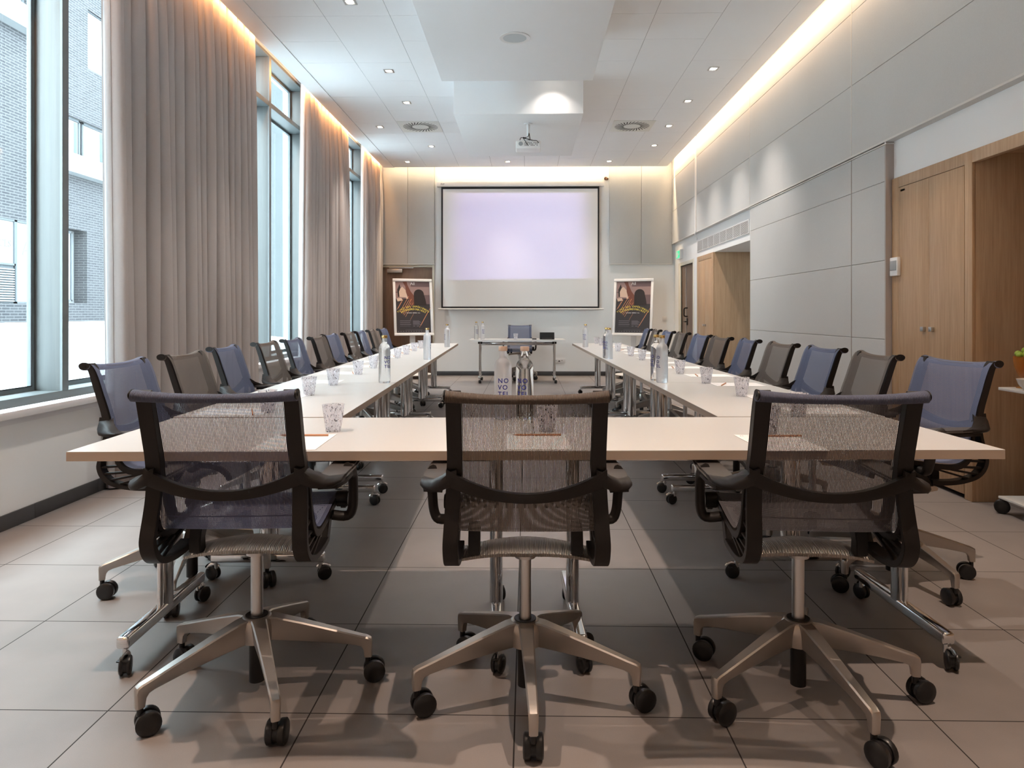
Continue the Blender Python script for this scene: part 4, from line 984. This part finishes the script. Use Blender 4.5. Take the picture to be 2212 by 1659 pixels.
for side in (-1, 1):
    sx, sy = (-1.139, 2.978) if side < 0 else (1.166, 3.045)
    dx = -0.0310 if side < 0 else -0.0183
    for i in range(5):
        t = side0 if n == 0 else copy_tree(side0); n += 1
        d_ = 0.754 + 1.509 * i
        t.location = (sx + dx * d_, sy + d_, 0); t.rotation_euler.z = R(90) + math.atan(-dx)
        tag(t, 'white folding table in the %s row, %s' % ('window-side' if side < 0 else 'cupboard-side', TORD[i]), 'table', 'white conference tables')
pt = table_proto(1.62, 0.70, inset=0.17, foot=0.54); pt.location = (-0.165, 12.27, 0); pt.rotation_euler.z = R(0.6)
[o.data.materials.clear() or o.data.materials.append(M['white_plastic']) for o in kids(pt) if o.name.startswith('edge_band')]
tag(pt, 'small white presenter table on chrome legs in front of the projection screen', 'table')

# ================================================================== THINGS ON THE TABLES
def bottle(kind):
    r = empty('water_bottle')
    m = MB()
    pr = [(0.030, 0.0), (0.0355, 0.004), (0.0365, 0.012), (0.0365, 0.205), (0.0360, 0.218), (0.0335, 0.230), (0.028, 0.240), (0.0205, 0.2475), (0.0167, 0.2535), (0.0157, 0.262), (0.0155, 0.282)]
    pr = [(0.001, 0.0)] + pr + [(0.001, 0.2822)]
    m.lathe(pr, 36, cap=False); m.build('glass_body', M['bottle_clear'] if kind == 'clear' else M['bottle_light'] if kind == 'light' else M['bottle_frost'], r, smooth=50)
    capm = M['cap_gold'] if kind != 'near' else M['cap_wood']
    MB().lathe([(0.001, 0.2825), (0.0175, 0.2825), (0.0185, 0.285), (0.0185, 0.299), (0.0172, 0.301), (0.001, 0.301)], 28, cap=False).build('cap', capm, r)
    lm = MB()
    for j, ln in enumerate(('NO', 'VO', 'TEL')):
        tv, tf = text_mesh(ln, 0.0270, 0.0, 'LEFT', 1.22, 0.00045)
        rr = 0.0370; vv = []
        bm = bmesh.new(); bvs = [bm.verts.new(v) for v in tv]
        for f_ in tf:
            try: bm.faces.new([bvs[q] for q in f_])
            except ValueError: pass
        bmesh.ops.triangulate(bm, faces=bm.faces[:])
        for _ in range(3):
            es = [e for e in bm.edges if e.calc_length() > 0.0045]
            if es: bmesh.ops.subdivide_edges(bm, edges=es, cuts=1); bmesh.ops.triangulate(bm, faces=bm.faces[:])
        bm.verts.index_update(); tv = [tuple(v.co) for v in bm.verts]; tf = [tuple(v.index for v in f_.verts) for f_ in bm.faces]; bm.free()
        for x, y, z in tv:
            a = (x - 0.0245) / rr - PI / 2
            vv.append((rr * math.cos(a), rr * math.sin(a), 0.152 - j * 0.0272 + y))
        lm.add(vv, tf)
    lm.build('lettering', M['logo_blue'], r, smooth=None)
    return r
def prof_set(o, label, group=None): tag(o, label, 'bottle', group)
bf = bottle('frost'); bc = bottle('clear')
bn = bottle('near')
G = 'bottles of water on the tables'
def putb(o, x, y, rz, label): o.location = (x, y, TZ); o.rotation_euler.z = R(rz); tag(o, label, 'bottle', G)
bn1 = bn; putb(bn1, -0.099, 2.955, 6, 'frosted bottle with cork-coloured cap on the near table behind the middle chair')
bcn = bottle('clear'); [setattr(k_.data, 'name', k_.data.name) for k_ in kids(bcn)]
for k_ in kids(bcn):
    if k_.name.startswith('cap'): k_.data.materials.clear(); k_.data.materials.append(M['cap_wood'])
putb(bcn, -0.009, 2.948, -14, 'clear bottle beside the frosted one on the near table behind the middle chair')
bl = bottle('light'); putb(bl, -0.898, 4.47, 48, 'pale translucent bottle with gold cap on the window-side tables, nearest of that row')
putb(bc, -0.864, 12.14, 30, 'clear bottle at the left end of the presenter table')
putb(bf, -0.952, 6.78, 100, 'frosted bottle with gold cap halfway along the window-side tables')
o = copy_tree(bf); putb(o, -1.047, 9.32, -70, 'frosted bottle near the far end of the window-side tables')
o = copy_tree(bf); putb(o, 0.769, 9.35, -30, 'frosted bottle near the far end of the cupboard-side tables')
o = copy_tree(bf); putb(o, 0.792, 6.87, -62, 'frosted bottle halfway along the cupboard-side tables, in front of its clear twin')
o = copy_tree(bc); putb(o, 0.782, 6.99, -62, 'clear bottle halfway along the cupboard-side tables, mostly hidden by the frosted one')
o = copy_tree(bf); putb(o, 0.858, 4.53, -66, 'frosted bottle on the cupboard-side tables, nearest of that row')
o = copy_tree(bc); putb(o, 0.842, 4.645, -66, 'clear bottle half hidden behind the nearest frosted one on the cupboard side')
o = copy_tree(bf); putb(o, -0.757, 12.14, 30, 'frosted bottle beside the clear one on the presenter table')

gl = MB().lathe([(0.001, 0.0), (0.0265, 0.0), (0.0275, 0.002), (0.0345, 0.050), (0.0412, 0.1), (0.0400, 0.1), (0.0332, 0.050), (0.0262, 0.008), (0.001, 0.008)], 30, cap=False).build('tumbler', M['speck'], smooth=50)
first = [True]
def tumbler(x, y, label):
    o = gl if first[0] else gl.copy()
    if not first[0]: COL.objects.link(o)
    first[0] = False
    o.location = (x, y, TZ); o.rotation_euler.z = random.uniform(0, 6.28); tag(o, label, 'drinking glass', 'speckled water glasses')
pad_r = empty('note_pad')
MB().box(-0.105, 0.105, -0.1485, 0.1485, 0.0002, 0.0016).build('paper', M['paper'], pad_r, smooth=None)
m = MB()
for i, chh in enumerate('NOVOTEL'):
    tv, tf = text_mesh(chh, 0.016, 0.0); m.add(tv, tf, Matrix.Translation((-0.085 + i * 0.0275, 0.118, 0.00175)))
m.build('lettering', M['ink'], pad_r, smooth=None)
pen_r = empty('pencil')
MB().tube([(-0.085, 0, 0.0036), (0.070, 0, 0.0036)], 0.0036, 6).tube([(0.070, 0, 0.0036), (0.084, 0, 0.0036)], [0.0036, 0.0010], 6).build('barrel', M['pencil'], pen_r, smooth=None)
MB().tube([(0.0835, 0, 0.0036), (0.088, 0, 0.0036)], [0.0011, 0.0003], 6).build('lead_tip', M['lead'], pen_r)
pf = [True]
def place_set(px, py, rz, where, pen_off=(0.0, 0.075), pen_rot=0.0, back=False):
    p = pad_r if pf[0] else copy_tree(pad_r); q = pen_r if pf[0] else copy_tree(pen_r); pf[0] = False
    p.location = (px, py, TZ); p.rotation_euler.z = rz
    v = Matrix.Rotation(rz, 3, 'Z') @ Vector((*pen_off, 0)); q.location = (px + v.x, py + v.y, TZ + 0.0018); q.rotation_euler.z = rz + pen_rot
    tag(p, 'white sheet of note paper on the table %s' % where, 'note paper', 'note paper at each seat'); tag(q, 'natural wood pencil lying on the paper %s' % where, 'pencil', 'pencils at each seat')
# near table
place_set(-0.787, 2.405, R(1.9), 'in front of the left near chair', (0.0, 0.105), R(180))
place_set(0.035, 2.43, R(1.9), 'in front of the middle near chair', (0.005, 0.105), R(180))
place_set(0.853, 2.425, R(1.9), 'in front of the right near chair', (0.035, 0.105), R(180))
tumbler(-0.718, 2.625, 'speckled clear tumbler at the inner corner of the near table by the left near chair')
tumbler(0.075, 2.64, 'speckled clear tumbler seen through the mesh of the middle near chair')
tumbler(0.885, 2.62, 'speckled clear tumbler seen through the mesh of the right near chair')
WL = ['the nearest window-side seat', 'the second window-side seat', 'the third window-side seat', 'the fourth window-side seat', 'the fifth window-side seat', 'the sixth window-side seat', 'the seventh window-side seat', 'the eighth window-side seat', 'the ninth window-side seat', 'the tenth window-side seat', 'the farthest window-side seat']
GLY = [3.12, 3.79, 4.33, 5.08, 5.68, 6.30, 6.98, 7.60, 8.30, 8.95, 9.70]
GRY = [3.05, 3.80, 4.49, 5.20, 5.95, 6.72, 7.37, 8.27, 8.95, 9.84, 10.40]
for i in range(11):
    y = GLY[i]; tumbler(ledge(y) + 0.352, y, 'speckled tumbler at %s' % WL[i])
    y2 = LY[i] + 0.02; place_set(ledge(y2) + 0.20, y2 + 0.03, R(-90 + 1.8), 'before %s' % WL[i], (0.03, 0.09), R(200 + rn.uniform(-12, 12)))
for i in range(11):
    lab = WL[i].replace('window-side', 'cupboard-side'); y = GRY[i]
    tumbler(redge(y) - 0.365, y, 'speckled tumbler at %s' % lab)
    y2 = RY[i] + 0.02; place_set(redge(y2) - 0.20, y2 - 0.02, R(90 + 1.0), 'before %s' % lab, (-0.03, 0.09), R(160 + rn.uniform(-12, 12)))
tumbler(-0.19, 12.13, 'small speckled tumbler in the middle of the presenter table')
r = empty('table_sign', (0.345, 12.15, TZ)); 
MB().ext([(-0.045, 0.001), (0.045, 0.001), (0.006, 0.12), (-0.006, 0.12)], -0.125, 0.125, 'x').build('board', M['slot'], r, bevel=0.002)
m = MB()
for i in range(22): m.box(-0.085 + i * 0.0078, -0.081 + i * 0.0078 + (0.002 if i % 3 else 0.0), -0.0425, -0.0405, 0.017, 0.0225)
m.build('lettering', M['p_grey'], r, smooth=None)
tag(r, 'black tent sign with a faint line of lettering on the presenter table', 'table sign')
tag(MB().rbox(0.09, 0.165, 12.08, 12.13, TZ, TZ + 0.018, 0.004).build('remote_control', M['black']), 'small flat black remote control left of the black sign on the presenter table', 'remote control')

# ================================================================== FLIP CHARTS WITH POSTERS
def poster_parts(r, w_, h_, mt):
    """printed poster lying on the board; local x across, z up, y = -proud"""
    def P(name, polys, mat_, depth):
        m = MB()
        for pl in polys: m.ext([(x, z) for x, z in pl], -depth - 0.0004, -depth, 'y', mt)
        return m.build(name, mat_, pst, smooth=None)
    m = MB().box(-w_ / 2, w_ / 2, -0.001, 0.0, -h_ / 2, h_ / 2, mt); pst = m.build('poster', M['p_dark'], r, smooth=None)
    def q(x, y): return ((x - 0.5) * w_, (0.5 - y) * h_)       # fractions from the top-left
    def rect(a, b_, c, d): return [q(a, d), q(c, d), q(c, b_), q(a, b_)]
    P('sky', [rect(0.0, 0.0, 1.0, 0.33)], M['p_mauve'], 0.0011)
    P('haze_band', [rect(0.45, 0.0, 1.0, 0.10), rect(0.0, 0.20, 0.38, 0.22), rect(0.80, 0.26, 1.0, 0.44)], M['p_plum'], 0.0013)
    P('stage_light', [[q(0.08, 0.30), q(0.36, 0.31), q(0.34, 0.20), q(0.20, 0.10), q(0.10, 0.16)], [q(0.02, 0.33), q(0.16, 0.32), q(0.20, 0.37), q(0.05, 0.39)], rect(0.30, 0.31, 0.40, 0.335)], M['p_cream'], 0.0015)
    P('figure', [[q(0.07, 0.30), q(0.05, 0.16), q(0.12, 0.05), q(0.15, 0.12), q(0.10, 0.20), q(0.11, 0.30)]], M['p_hair'], 0.0017)
    P('raised_arm', [[q(0.21, 0.0), q(0.33, 0.0), q(0.35, 0.06), q(0.44, 0.19), q(0.56, 0.30), q(0.60, 0.46), q(0.42, 0.46), q(0.36, 0.33), q(0.30, 0.20), q(0.29, 0.10)]], M['p_arm'], 0.0019)
    hair = [q(0.68 + 0.15 * math.cos(a), 0.25 - 0.10 * math.sin(a)) for a in [PI * i / 14 for i in range(15)]]
    P('head_silhouette', [hair + [q(0.53, 0.34), q(0.53, 0.47), q(0.90, 0.47), q(0.87, 0.35)]], M['p_hair'], 0.0021)
    st = []
    for x, y, L, wd in ((0.05, 0.53, 0.30, 0.006), (0.10, 0.60, 0.52, 0.007), (0.15, 0.62, 0.42, 0.008), (0.19, 0.64, 0.50, 0.007), (0.22, 0.66, 0.40, 0.006), (0.26, 0.69, 0.46, 0.005), (0.02, 0.55, 0.26, 0.005), (0.40, 0.75, 0.20, 0.003), (0.70, 0.86, 0.62, 0.006), (0.66, 0.90, 0.52, 0.003)):
        x2, y2 = x + L * 0.52, y - L * 0.60; st.append([q(x, y), q(x + wd * 1.6, y), q(x2 + wd * 1.6, y2), q(x2, y2)])
    P('light_streak', st, M['p_streak'], 0.0023)
    def arc_text(body, size, cx, cy, rad, mat_, nm, sp=0.72):
        m = MB(); n = len(body); tot = n * size * sp
        for i, chh in enumerate(body):
            if chh == ' ': continue
            s = (i + 0.5) * size * sp - tot / 2; a = s / rad
            tv, tf = text_mesh(chh, size, 0.0002, 'CENTER', 1.0, 0.0007)
            X, Z = (cx - 0.5) * w_ + rad * math.sin(a), (0.5 - cy) * h_ - rad * (1 - math.cos(a))
            m.add(tv, tf, mt @ Matrix.Translation((X, -0.0028, Z)) @ Matrix.Rotation(a, 4, 'Y') @ Matrix.Rotation(R(90), 4, 'X'))
        m.build(nm, mat_, pst, smooth=None)
    k = w_ / 0.6
    arc_text('VIVEZ DES EXPÉRIENCES', 0.040 * k, 0.5, 0.503, 0.42 * k, M['p_yellow'], 'headline', 0.70)
    arc_text('EXTRAORDINAIRES', 0.044 * k, 0.5, 0.557, 0.42 * k, M['p_yellow'], 'headline', 0.68)
    arc_text('DEVENEZ MEMBRE ALL', 0.017 * k, 0.5, 0.62, 9, M['p_white'], 'tagline', 0.78)
    m = MB(); tv, tf = text_mesh('All', 0.075 * k, 0.0002); m.add(tv, tf, mt @ Matrix.Translation((0.0, -0.0028, 0.435 * h_)) @ Matrix.Rotation(R(90), 4, 'X')); m.build('logo', M['p_white'], pst, smooth=None)
    ln = []
    for j in range(4): ln.append(rect(0.10, 0.765 + j * 0.034, 0.42 - 0.02 * (j % 2), 0.775 + j * 0.034 if j < 3 else 0.871))
    for j in range(6): ln.append(rect(0.475, 0.765 + j * 0.0145, 0.66 + 0.03 * (j % 3), 0.772 + j * 0.0145))
    ln += [rect(0.48, 0.865, 0.54, 0.875), rect(0.58, 0.865, 0.66, 0.875), rect(0.25, 0.945, 0.75, 0.949)] + [rect(0.03 + i * 0.075, 0.968, 0.065 + i * 0.075, 0.978) for i in range(12)]
    P('small_print', ln, M['p_grey'], 0.0025)
def flip_chart(x, y, yaw, lean, label, flip):
    r = empty('flip_chart', (x, y, 0), yaw)
    mt = Matrix.Translation((0, 0, 1.30)) @ Matrix.Rotation(lean, 4, 'X')
    w_, h_ = 0.72, 1.04
    m = MB(); m.rbox(-w_ / 2, w_ / 2, 0.002, 0.022, -h_ / 2, h_ / 2, 0.004, mt); m.build('board', M['white_plastic'], r)
    f = MB(); b_ = 0.038
    f.rbox(-w_ / 2 - 0.006, -w_ / 2 + b_, -0.014, 0.004, -h_ / 2, h_ / 2, 0.004, mt); f.rbox(w_ / 2 - b_, w_ / 2 + 0.006, -0.014, 0.004, -h_ / 2, h_ / 2, 0.004, mt)
    f.rbox(-w_ / 2 - 0.006, w_ / 2 + 0.006, -0.020, 0.006, h_ / 2 - 0.045, h_ / 2 + 0.006, 0.005, mt); f.rbox(-w_ / 2 - 0.006, w_ / 2 + 0.006, -0.030, 0.006, -h_ / 2 - 0.006, -h_ / 2 + 0.035, 0.005, mt)
    f.build('frame', M['white_plastic'], r)
    poster_parts(r, w_ - 2 * b_ - 0.01, h_ - 0.095, mt @ Matrix.Translation((0, 0.001, 0.0)))
    MB().rbox(-0.05, 0.05, 0.045, 0.075, 0.10, 1.35, 0.006).rbox(-0.055, 0.055, 0.02, 0.08, 1.0, 1.06, 0.004).build('stand_column', M['white_plastic'], r)
    b2 = MB().lathe([(0.30, 0.055), (0.335, 0.058), (0.34, 0.068), (0.335, 0.078), (0.06, 0.105), (0.001, 0.105)], 40, (0, 0.06, 0), cap=False).lathe([(0.001, 0.055), (0.30, 0.055)], 40, (0, 0.06, 0), cap=False).build('round_base', M['white_plastic'], r, smooth=40)
    for k in range(5):
        a = 2 * PI * k / 5 + 0.4; c = MB(); px, py = 0.27 * math.cos(a), 0.06 + 0.27 * math.sin(a)
        make_caster(c, (px, py, 0.026), a, 0.0255, 0.012, 0.003); c.cyl((px, py, 0.03), (px, py, 0.056), 0.007, n=10); c.build('caster', M['wheel'], r)
    return tag(r, label, 'flip chart', 'flip charts with concert posters')
flip_chart(-2.08, 12.98, R(22), R(-9), 'white flip chart with a concert poster in front of the brown door', 1)
flip_chart(1.93, 12.98, R(-22), R(-9), 'white flip chart with a concert poster to the right of the projection screen', -1)

# ================================================================== SERVING TROLLEY IN THE NEAR NICHE
r = empty('serving_trolley', (3.10, 3.65, 0))
MB().rbox(-0.31, 0.31, -0.62, 0.62, 0.725, 0.743, 0.003).build('top_shelf', M['table'], r)
MB().rbox(-0.31, 0.31, -0.62, 0.62, 0.085, 0.100, 0.003).build('bottom_shelf', M['table'], r)
for sx in (-0.02, 0.285):
    for sy in (-0.55, 0.42): MB().cyl((sx, sy, 0.10), (sx, sy, 0.725), 0.014).build('post', M['chrome'], r)
for sx, sy in ((-0.30, 0.60), (0.27, 0.60), (-0.27, -0.57), (0.27, -0.57)):
    c = MB(); make_caster(c, (sx, sy, 0.041), R(60), 0.0405, 0.013, 0.005); c.cyl((sx, sy, 0.05), (sx, sy, 0.086), 0.009, n=12); c.build('caster', M['wheel'], r)
tag(r, 'white two-shelf serving trolley on black casters inside the near oak niche, at the right edge', 'trolley')
tag(MB().lathe([(0.001, 0.0), (0.035, 0.0), (0.045, 0.008), (0.068, 0.035), (0.078, 0.065), (0.0755, 0.065), (0.064, 0.036), (0.04, 0.012), (0.001, 0.010)], 36, (2.845, 4.06, 0.743), cap=False).build('bowl', M['ceramic'], smooth=60), 'white ceramic bowl of oranges on the serving trolley', 'bowl')
tag(sph(MB(), (2.845, 4.06, 0.743 + 0.045), 0.034, 16, 10).build('orange', M['orange'], smooth=60), 'orange in the white bowl on the serving trolley', 'fruit')
tag(MB().lathe([(0.001, 0.0), (0.045, 0.0), (0.045, 0.006), (0.012, 0.012), (0.012, 0.05), (0.035, 0.075), (0.055, 0.13), (0.060, 0.185), (0.057, 0.185), (0.052, 0.13), (0.032, 0.08), (0.001, 0.06)], 32, (2.90, 4.20, 0.743), cap=False).build('vase', M['amber'], smooth=60), 'amber glass vase holding green fruit behind the white bowl', 'vase')
fr_ = sph(MB(), (0, 0, 0), 0.0185, 14, 9).build('green_fruit', M['grape'], smooth=60); ff = True
for k in range(9):
    o = fr_ if ff else fr_.copy()
    if not ff: COL.objects.link(o)
    ff = False
    a = k * 2.4; rr = 0.0 if k == 0 else 0.034
    o.location = (2.90 + rr * math.cos(a), 4.20 + rr * math.sin(a), 0.743 + 0.190 + (0.030 if k == 0 else 0.004 + 0.006 * (k % 2)))
    tag(o, 'small green fruit heaped in the amber vase on the serving trolley', 'fruit', 'green fruit heaped in the amber vase')

# ================================================================== OUTSIDE
struct(MB().add([(XL - 0.30, -12, 0.12), (XL - 0.30, 60, 0.12), (-8, 60, 0.62), (-13.52, 60, 0.95), (-13.52, -12, 0.95), (-8, -12, 0.62)], [(0, 1, 2, 5), (5, 2, 3, 4)]).add([(XL - 0.30, -12, 0.11), (XL - 0.30, 60, 0.11), (-13.52, 60, 0.11), (-13.52, -12, 0.11)], [(0, 3, 2, 1)]).build('pavement', M['pave'], smooth=None))
r = empty('brick_building', (-13.5, 18, 0.0))
def L(mb): mb.v = [(a + 13.5, b - 18, c) for a, b, c in mb.v]; return mb
b = MB(); XF = -13.5
# facade in strips round the openings
op = [(9.5, 19.6, 1.45, 3.66), (20.0, 21.556, 1.50, 3.70), (19.6, 22.95, 5.35, 7.05), (21.6, 25.5, 8.73, 10.55), (10.0, 18.98, 8.73, 11.2), (11.0, 17.2, 5.35, 7.05)]
ys = sorted({-6, 30} | {q for o_ in op for q in o_[:2]}); zs_ = sorted({0.3, 14} | {q for o_ in op for q in o_[2:]})
for a, c in zip(ys, ys[1:]):
    for d_, e in zip(zs_, zs_[1:]):
        ym, zm = (a + c) / 2, (d_ + e) / 2
        if any(o_[0] < ym < o_[1] and o_[2] < zm < o_[3] for o_ in op): continue
        b.add([(XF, a, d_), (XF, c, d_), (XF, c, e), (XF, a, e), (XF - 0.4, a, d_), (XF - 0.4, c, d_), (XF - 0.4, c, e), (XF - 0.4, a, e)], [(0, 1, 2, 3), (4, 7, 6, 5), (0, 4, 5, 1), (2, 6, 7, 3), (0, 3, 7, 4), (1, 5, 6, 2)])
L(b).build('brick_wall', M['brick'], r, smooth=None)
L(MB().box(XF - 0.6, XF - 0.42, -6, 30, 0.3, 14)).build('inner_wall', M['facade_white'], r, smooth=None)
def pane(y0, y1, z0, z1, nm, mt_, x=XF - 0.22, fr=0.05):
    o = L(MB().box(x - 0.03, x, y0, y1, z0, z1)).build(nm, mt_, r, smooth=None)
    f = MB(); f.box(x - 0.03, x + 0.04, y0, y0 + fr, z0, z1); f.box(x - 0.03, x + 0.04, y1 - fr, y1, z0, z1); f.box(x - 0.03, x + 0.04, y0, y1, z0, z0 + fr); f.box(x - 0.03, x + 0.04, y0, y1, z1 - fr, z1)
    L(f).build('frame', M['facade_frame'], o, smooth=None); return o
sh = pane(9.5, 18.53, 2.45, 3.66, 'shop_window', M['facade_white'], XF - 0.05)
pane(18.53, 19.6, 1.45, 3.66, 'shop_door', M['facade_white'], XF - 0.05)
lv = MB()
for i in range(14): z = 1.50 + i * 0.064; lv.box(XF - 0.07, XF - 0.02, 9.6, 18.5, z, z + 0.030)
L(lv).build('louvre', M['facade_white'], r, smooth=None)
L(MB().box(XF - 0.12, XF - 0.07, 9.5, 18.53, 1.45, 2.45)).build('louvre_backing', M['facade_frame'], r, smooth=None)
sd = pane(20.0, 21.10, 1.55, 3.64, 'shop_window', M['facade_white'], XF - 0.20)
def sign(body, y, z, size, mt_, x):
    tv, tf = text_mesh(body, size, 0.004, 'LEFT')
    L(MB().add(tv, tf, Matrix.Translation((x, y, z)) @ Matrix.Rotation(R(90), 4, 'Z') @ Matrix.Rotation(R(90), 4, 'X'))).build('lettering', mt_, r, smooth=None)
sign('ES', 20.62, 3.20, 0.27, M['letter'], XF - 0.19)
sign('CES', 17.96, 2.93, 0.27, M['faint'], XF - 0.045)
sign('A', 18.80, 2.75, 0.55, M['faint'], XF - 0.045)
L(MB().box(XF - 0.19, XF - 0.185, 20.66, 20.95, 2.42, 2.43).box(XF - 0.19, XF - 0.185, 20.66, 20.90, 2.02, 2.05).box(XF - 0.19, XF - 0.185, 20.66, 20.86, 1.82, 1.85)).build('lettering', M['letter'], r, smooth=None)
pane(19.6, 21.40, 5.75, 7.05, 'window', M['facade_white'], XF - 0.15, 0.07); pane(21.50, 22.95, 5.75, 7.05, 'window', M['facade_white'], XF - 0.15, 0.07)
L(MB().box(XF - 0.145, XF - 0.14, 22.45, 22.80, 5.83, 6.95).box(XF - 0.145, XF - 0.14, 21.15, 21.28, 5.83, 6.95)).build('window_glass', M['facade_glass'], r, smooth=None)
L(MB().box(XF - 0.05, XF + 0.35, 19.2, 23.05, 5.30, 5.36).box(XF + 0.33, XF + 0.35, 19.2, 23.05, 5.36, 5.85).box(XF, XF + 0.35, 23.03, 23.05, 5.36, 5.85)).build('balcony', M['facade_white'], r, smooth=None)
pane(21.6, 25.5, 8.73, 10.55, 'window', M['facade_white'], XF - 0.10, 0.03)
pane(10.0, 18.98, 9.2, 11.2, 'window', M['facade_white'], XF - 0.15, 0.07)
L(MB().box(XF - 0.05, XF + 0.35, 10, 19.0, 8.70, 8.76).box(XF + 0.33, XF + 0.35, 10, 19.0, 8.76, 9.3)).build('balcony', M['facade_white'], r, smooth=None)
pane(11.0, 17.2, 5.35, 7.05, 'window', M['facade_white'], XF - 0.15, 0.07)
tag(r, 'pale grey brick building across the street seen through the near window', 'building')
# the building farther along and its columns
r = empty('grey_clad_building', (-7.0, 27.5, 0)); 
m = MB(); m.box(-2, 0, 0, 12, 2.49, 9)
m.build('upper_wall', M['cladding'], r, smooth=None)
m = MB()
for i in range(10): m.box(-0.001, 0.004, 0.0, 12, 2.49 + 0.64 * i, 2.505 + 0.64 * i)
m.build('cladding_joint', M['slot'], r, smooth=None)
MB().box(-2, -0.05, 0.05, 12, 0.3, 2.49).build('base_wall', M['concrete'], r, smooth=None)
tag(r, 'slate grey clad building with a white base seen through the far window', 'building')
r = tag(MB().box(-7.45, -6.95, 20.1, 21.0, 0.3, 9.5).build('concrete_column', M['concrete'], smooth=None), 'tall pale concrete column outside the middle window', 'column')
r = empty('parked_car', (-12.2, 33.2, 0.90), R(80))
MB().ext([(-2.0, 0.30), (-2.05, 0.75), (-1.7, 0.88), (-1.1, 1.38), (0.6, 1.42), (1.2, 0.95), (2.0, 0.82), (2.1, 0.35)], -0.85, 0.85, 'y').build('car_body', M['car'], r, bevel=0.05)
MB().ext([(-1.15, 0.92), (-0.95, 1.30), (0.5, 1.34), (0.95, 0.95)], -0.86, 0.86, 'y').build('window', M['facade_glass'], r)
for sx in (-1.3, 1.3):
    for sy in (-0.75, 0.75): MB().cyl((sx, sy - 0.1, 0.32), (sx, sy + 0.1, 0.32), 0.32, n=20).build('wheel', M['wheel'], r)
tag(r, 'dark parked car far down the street through the middle window', 'car')
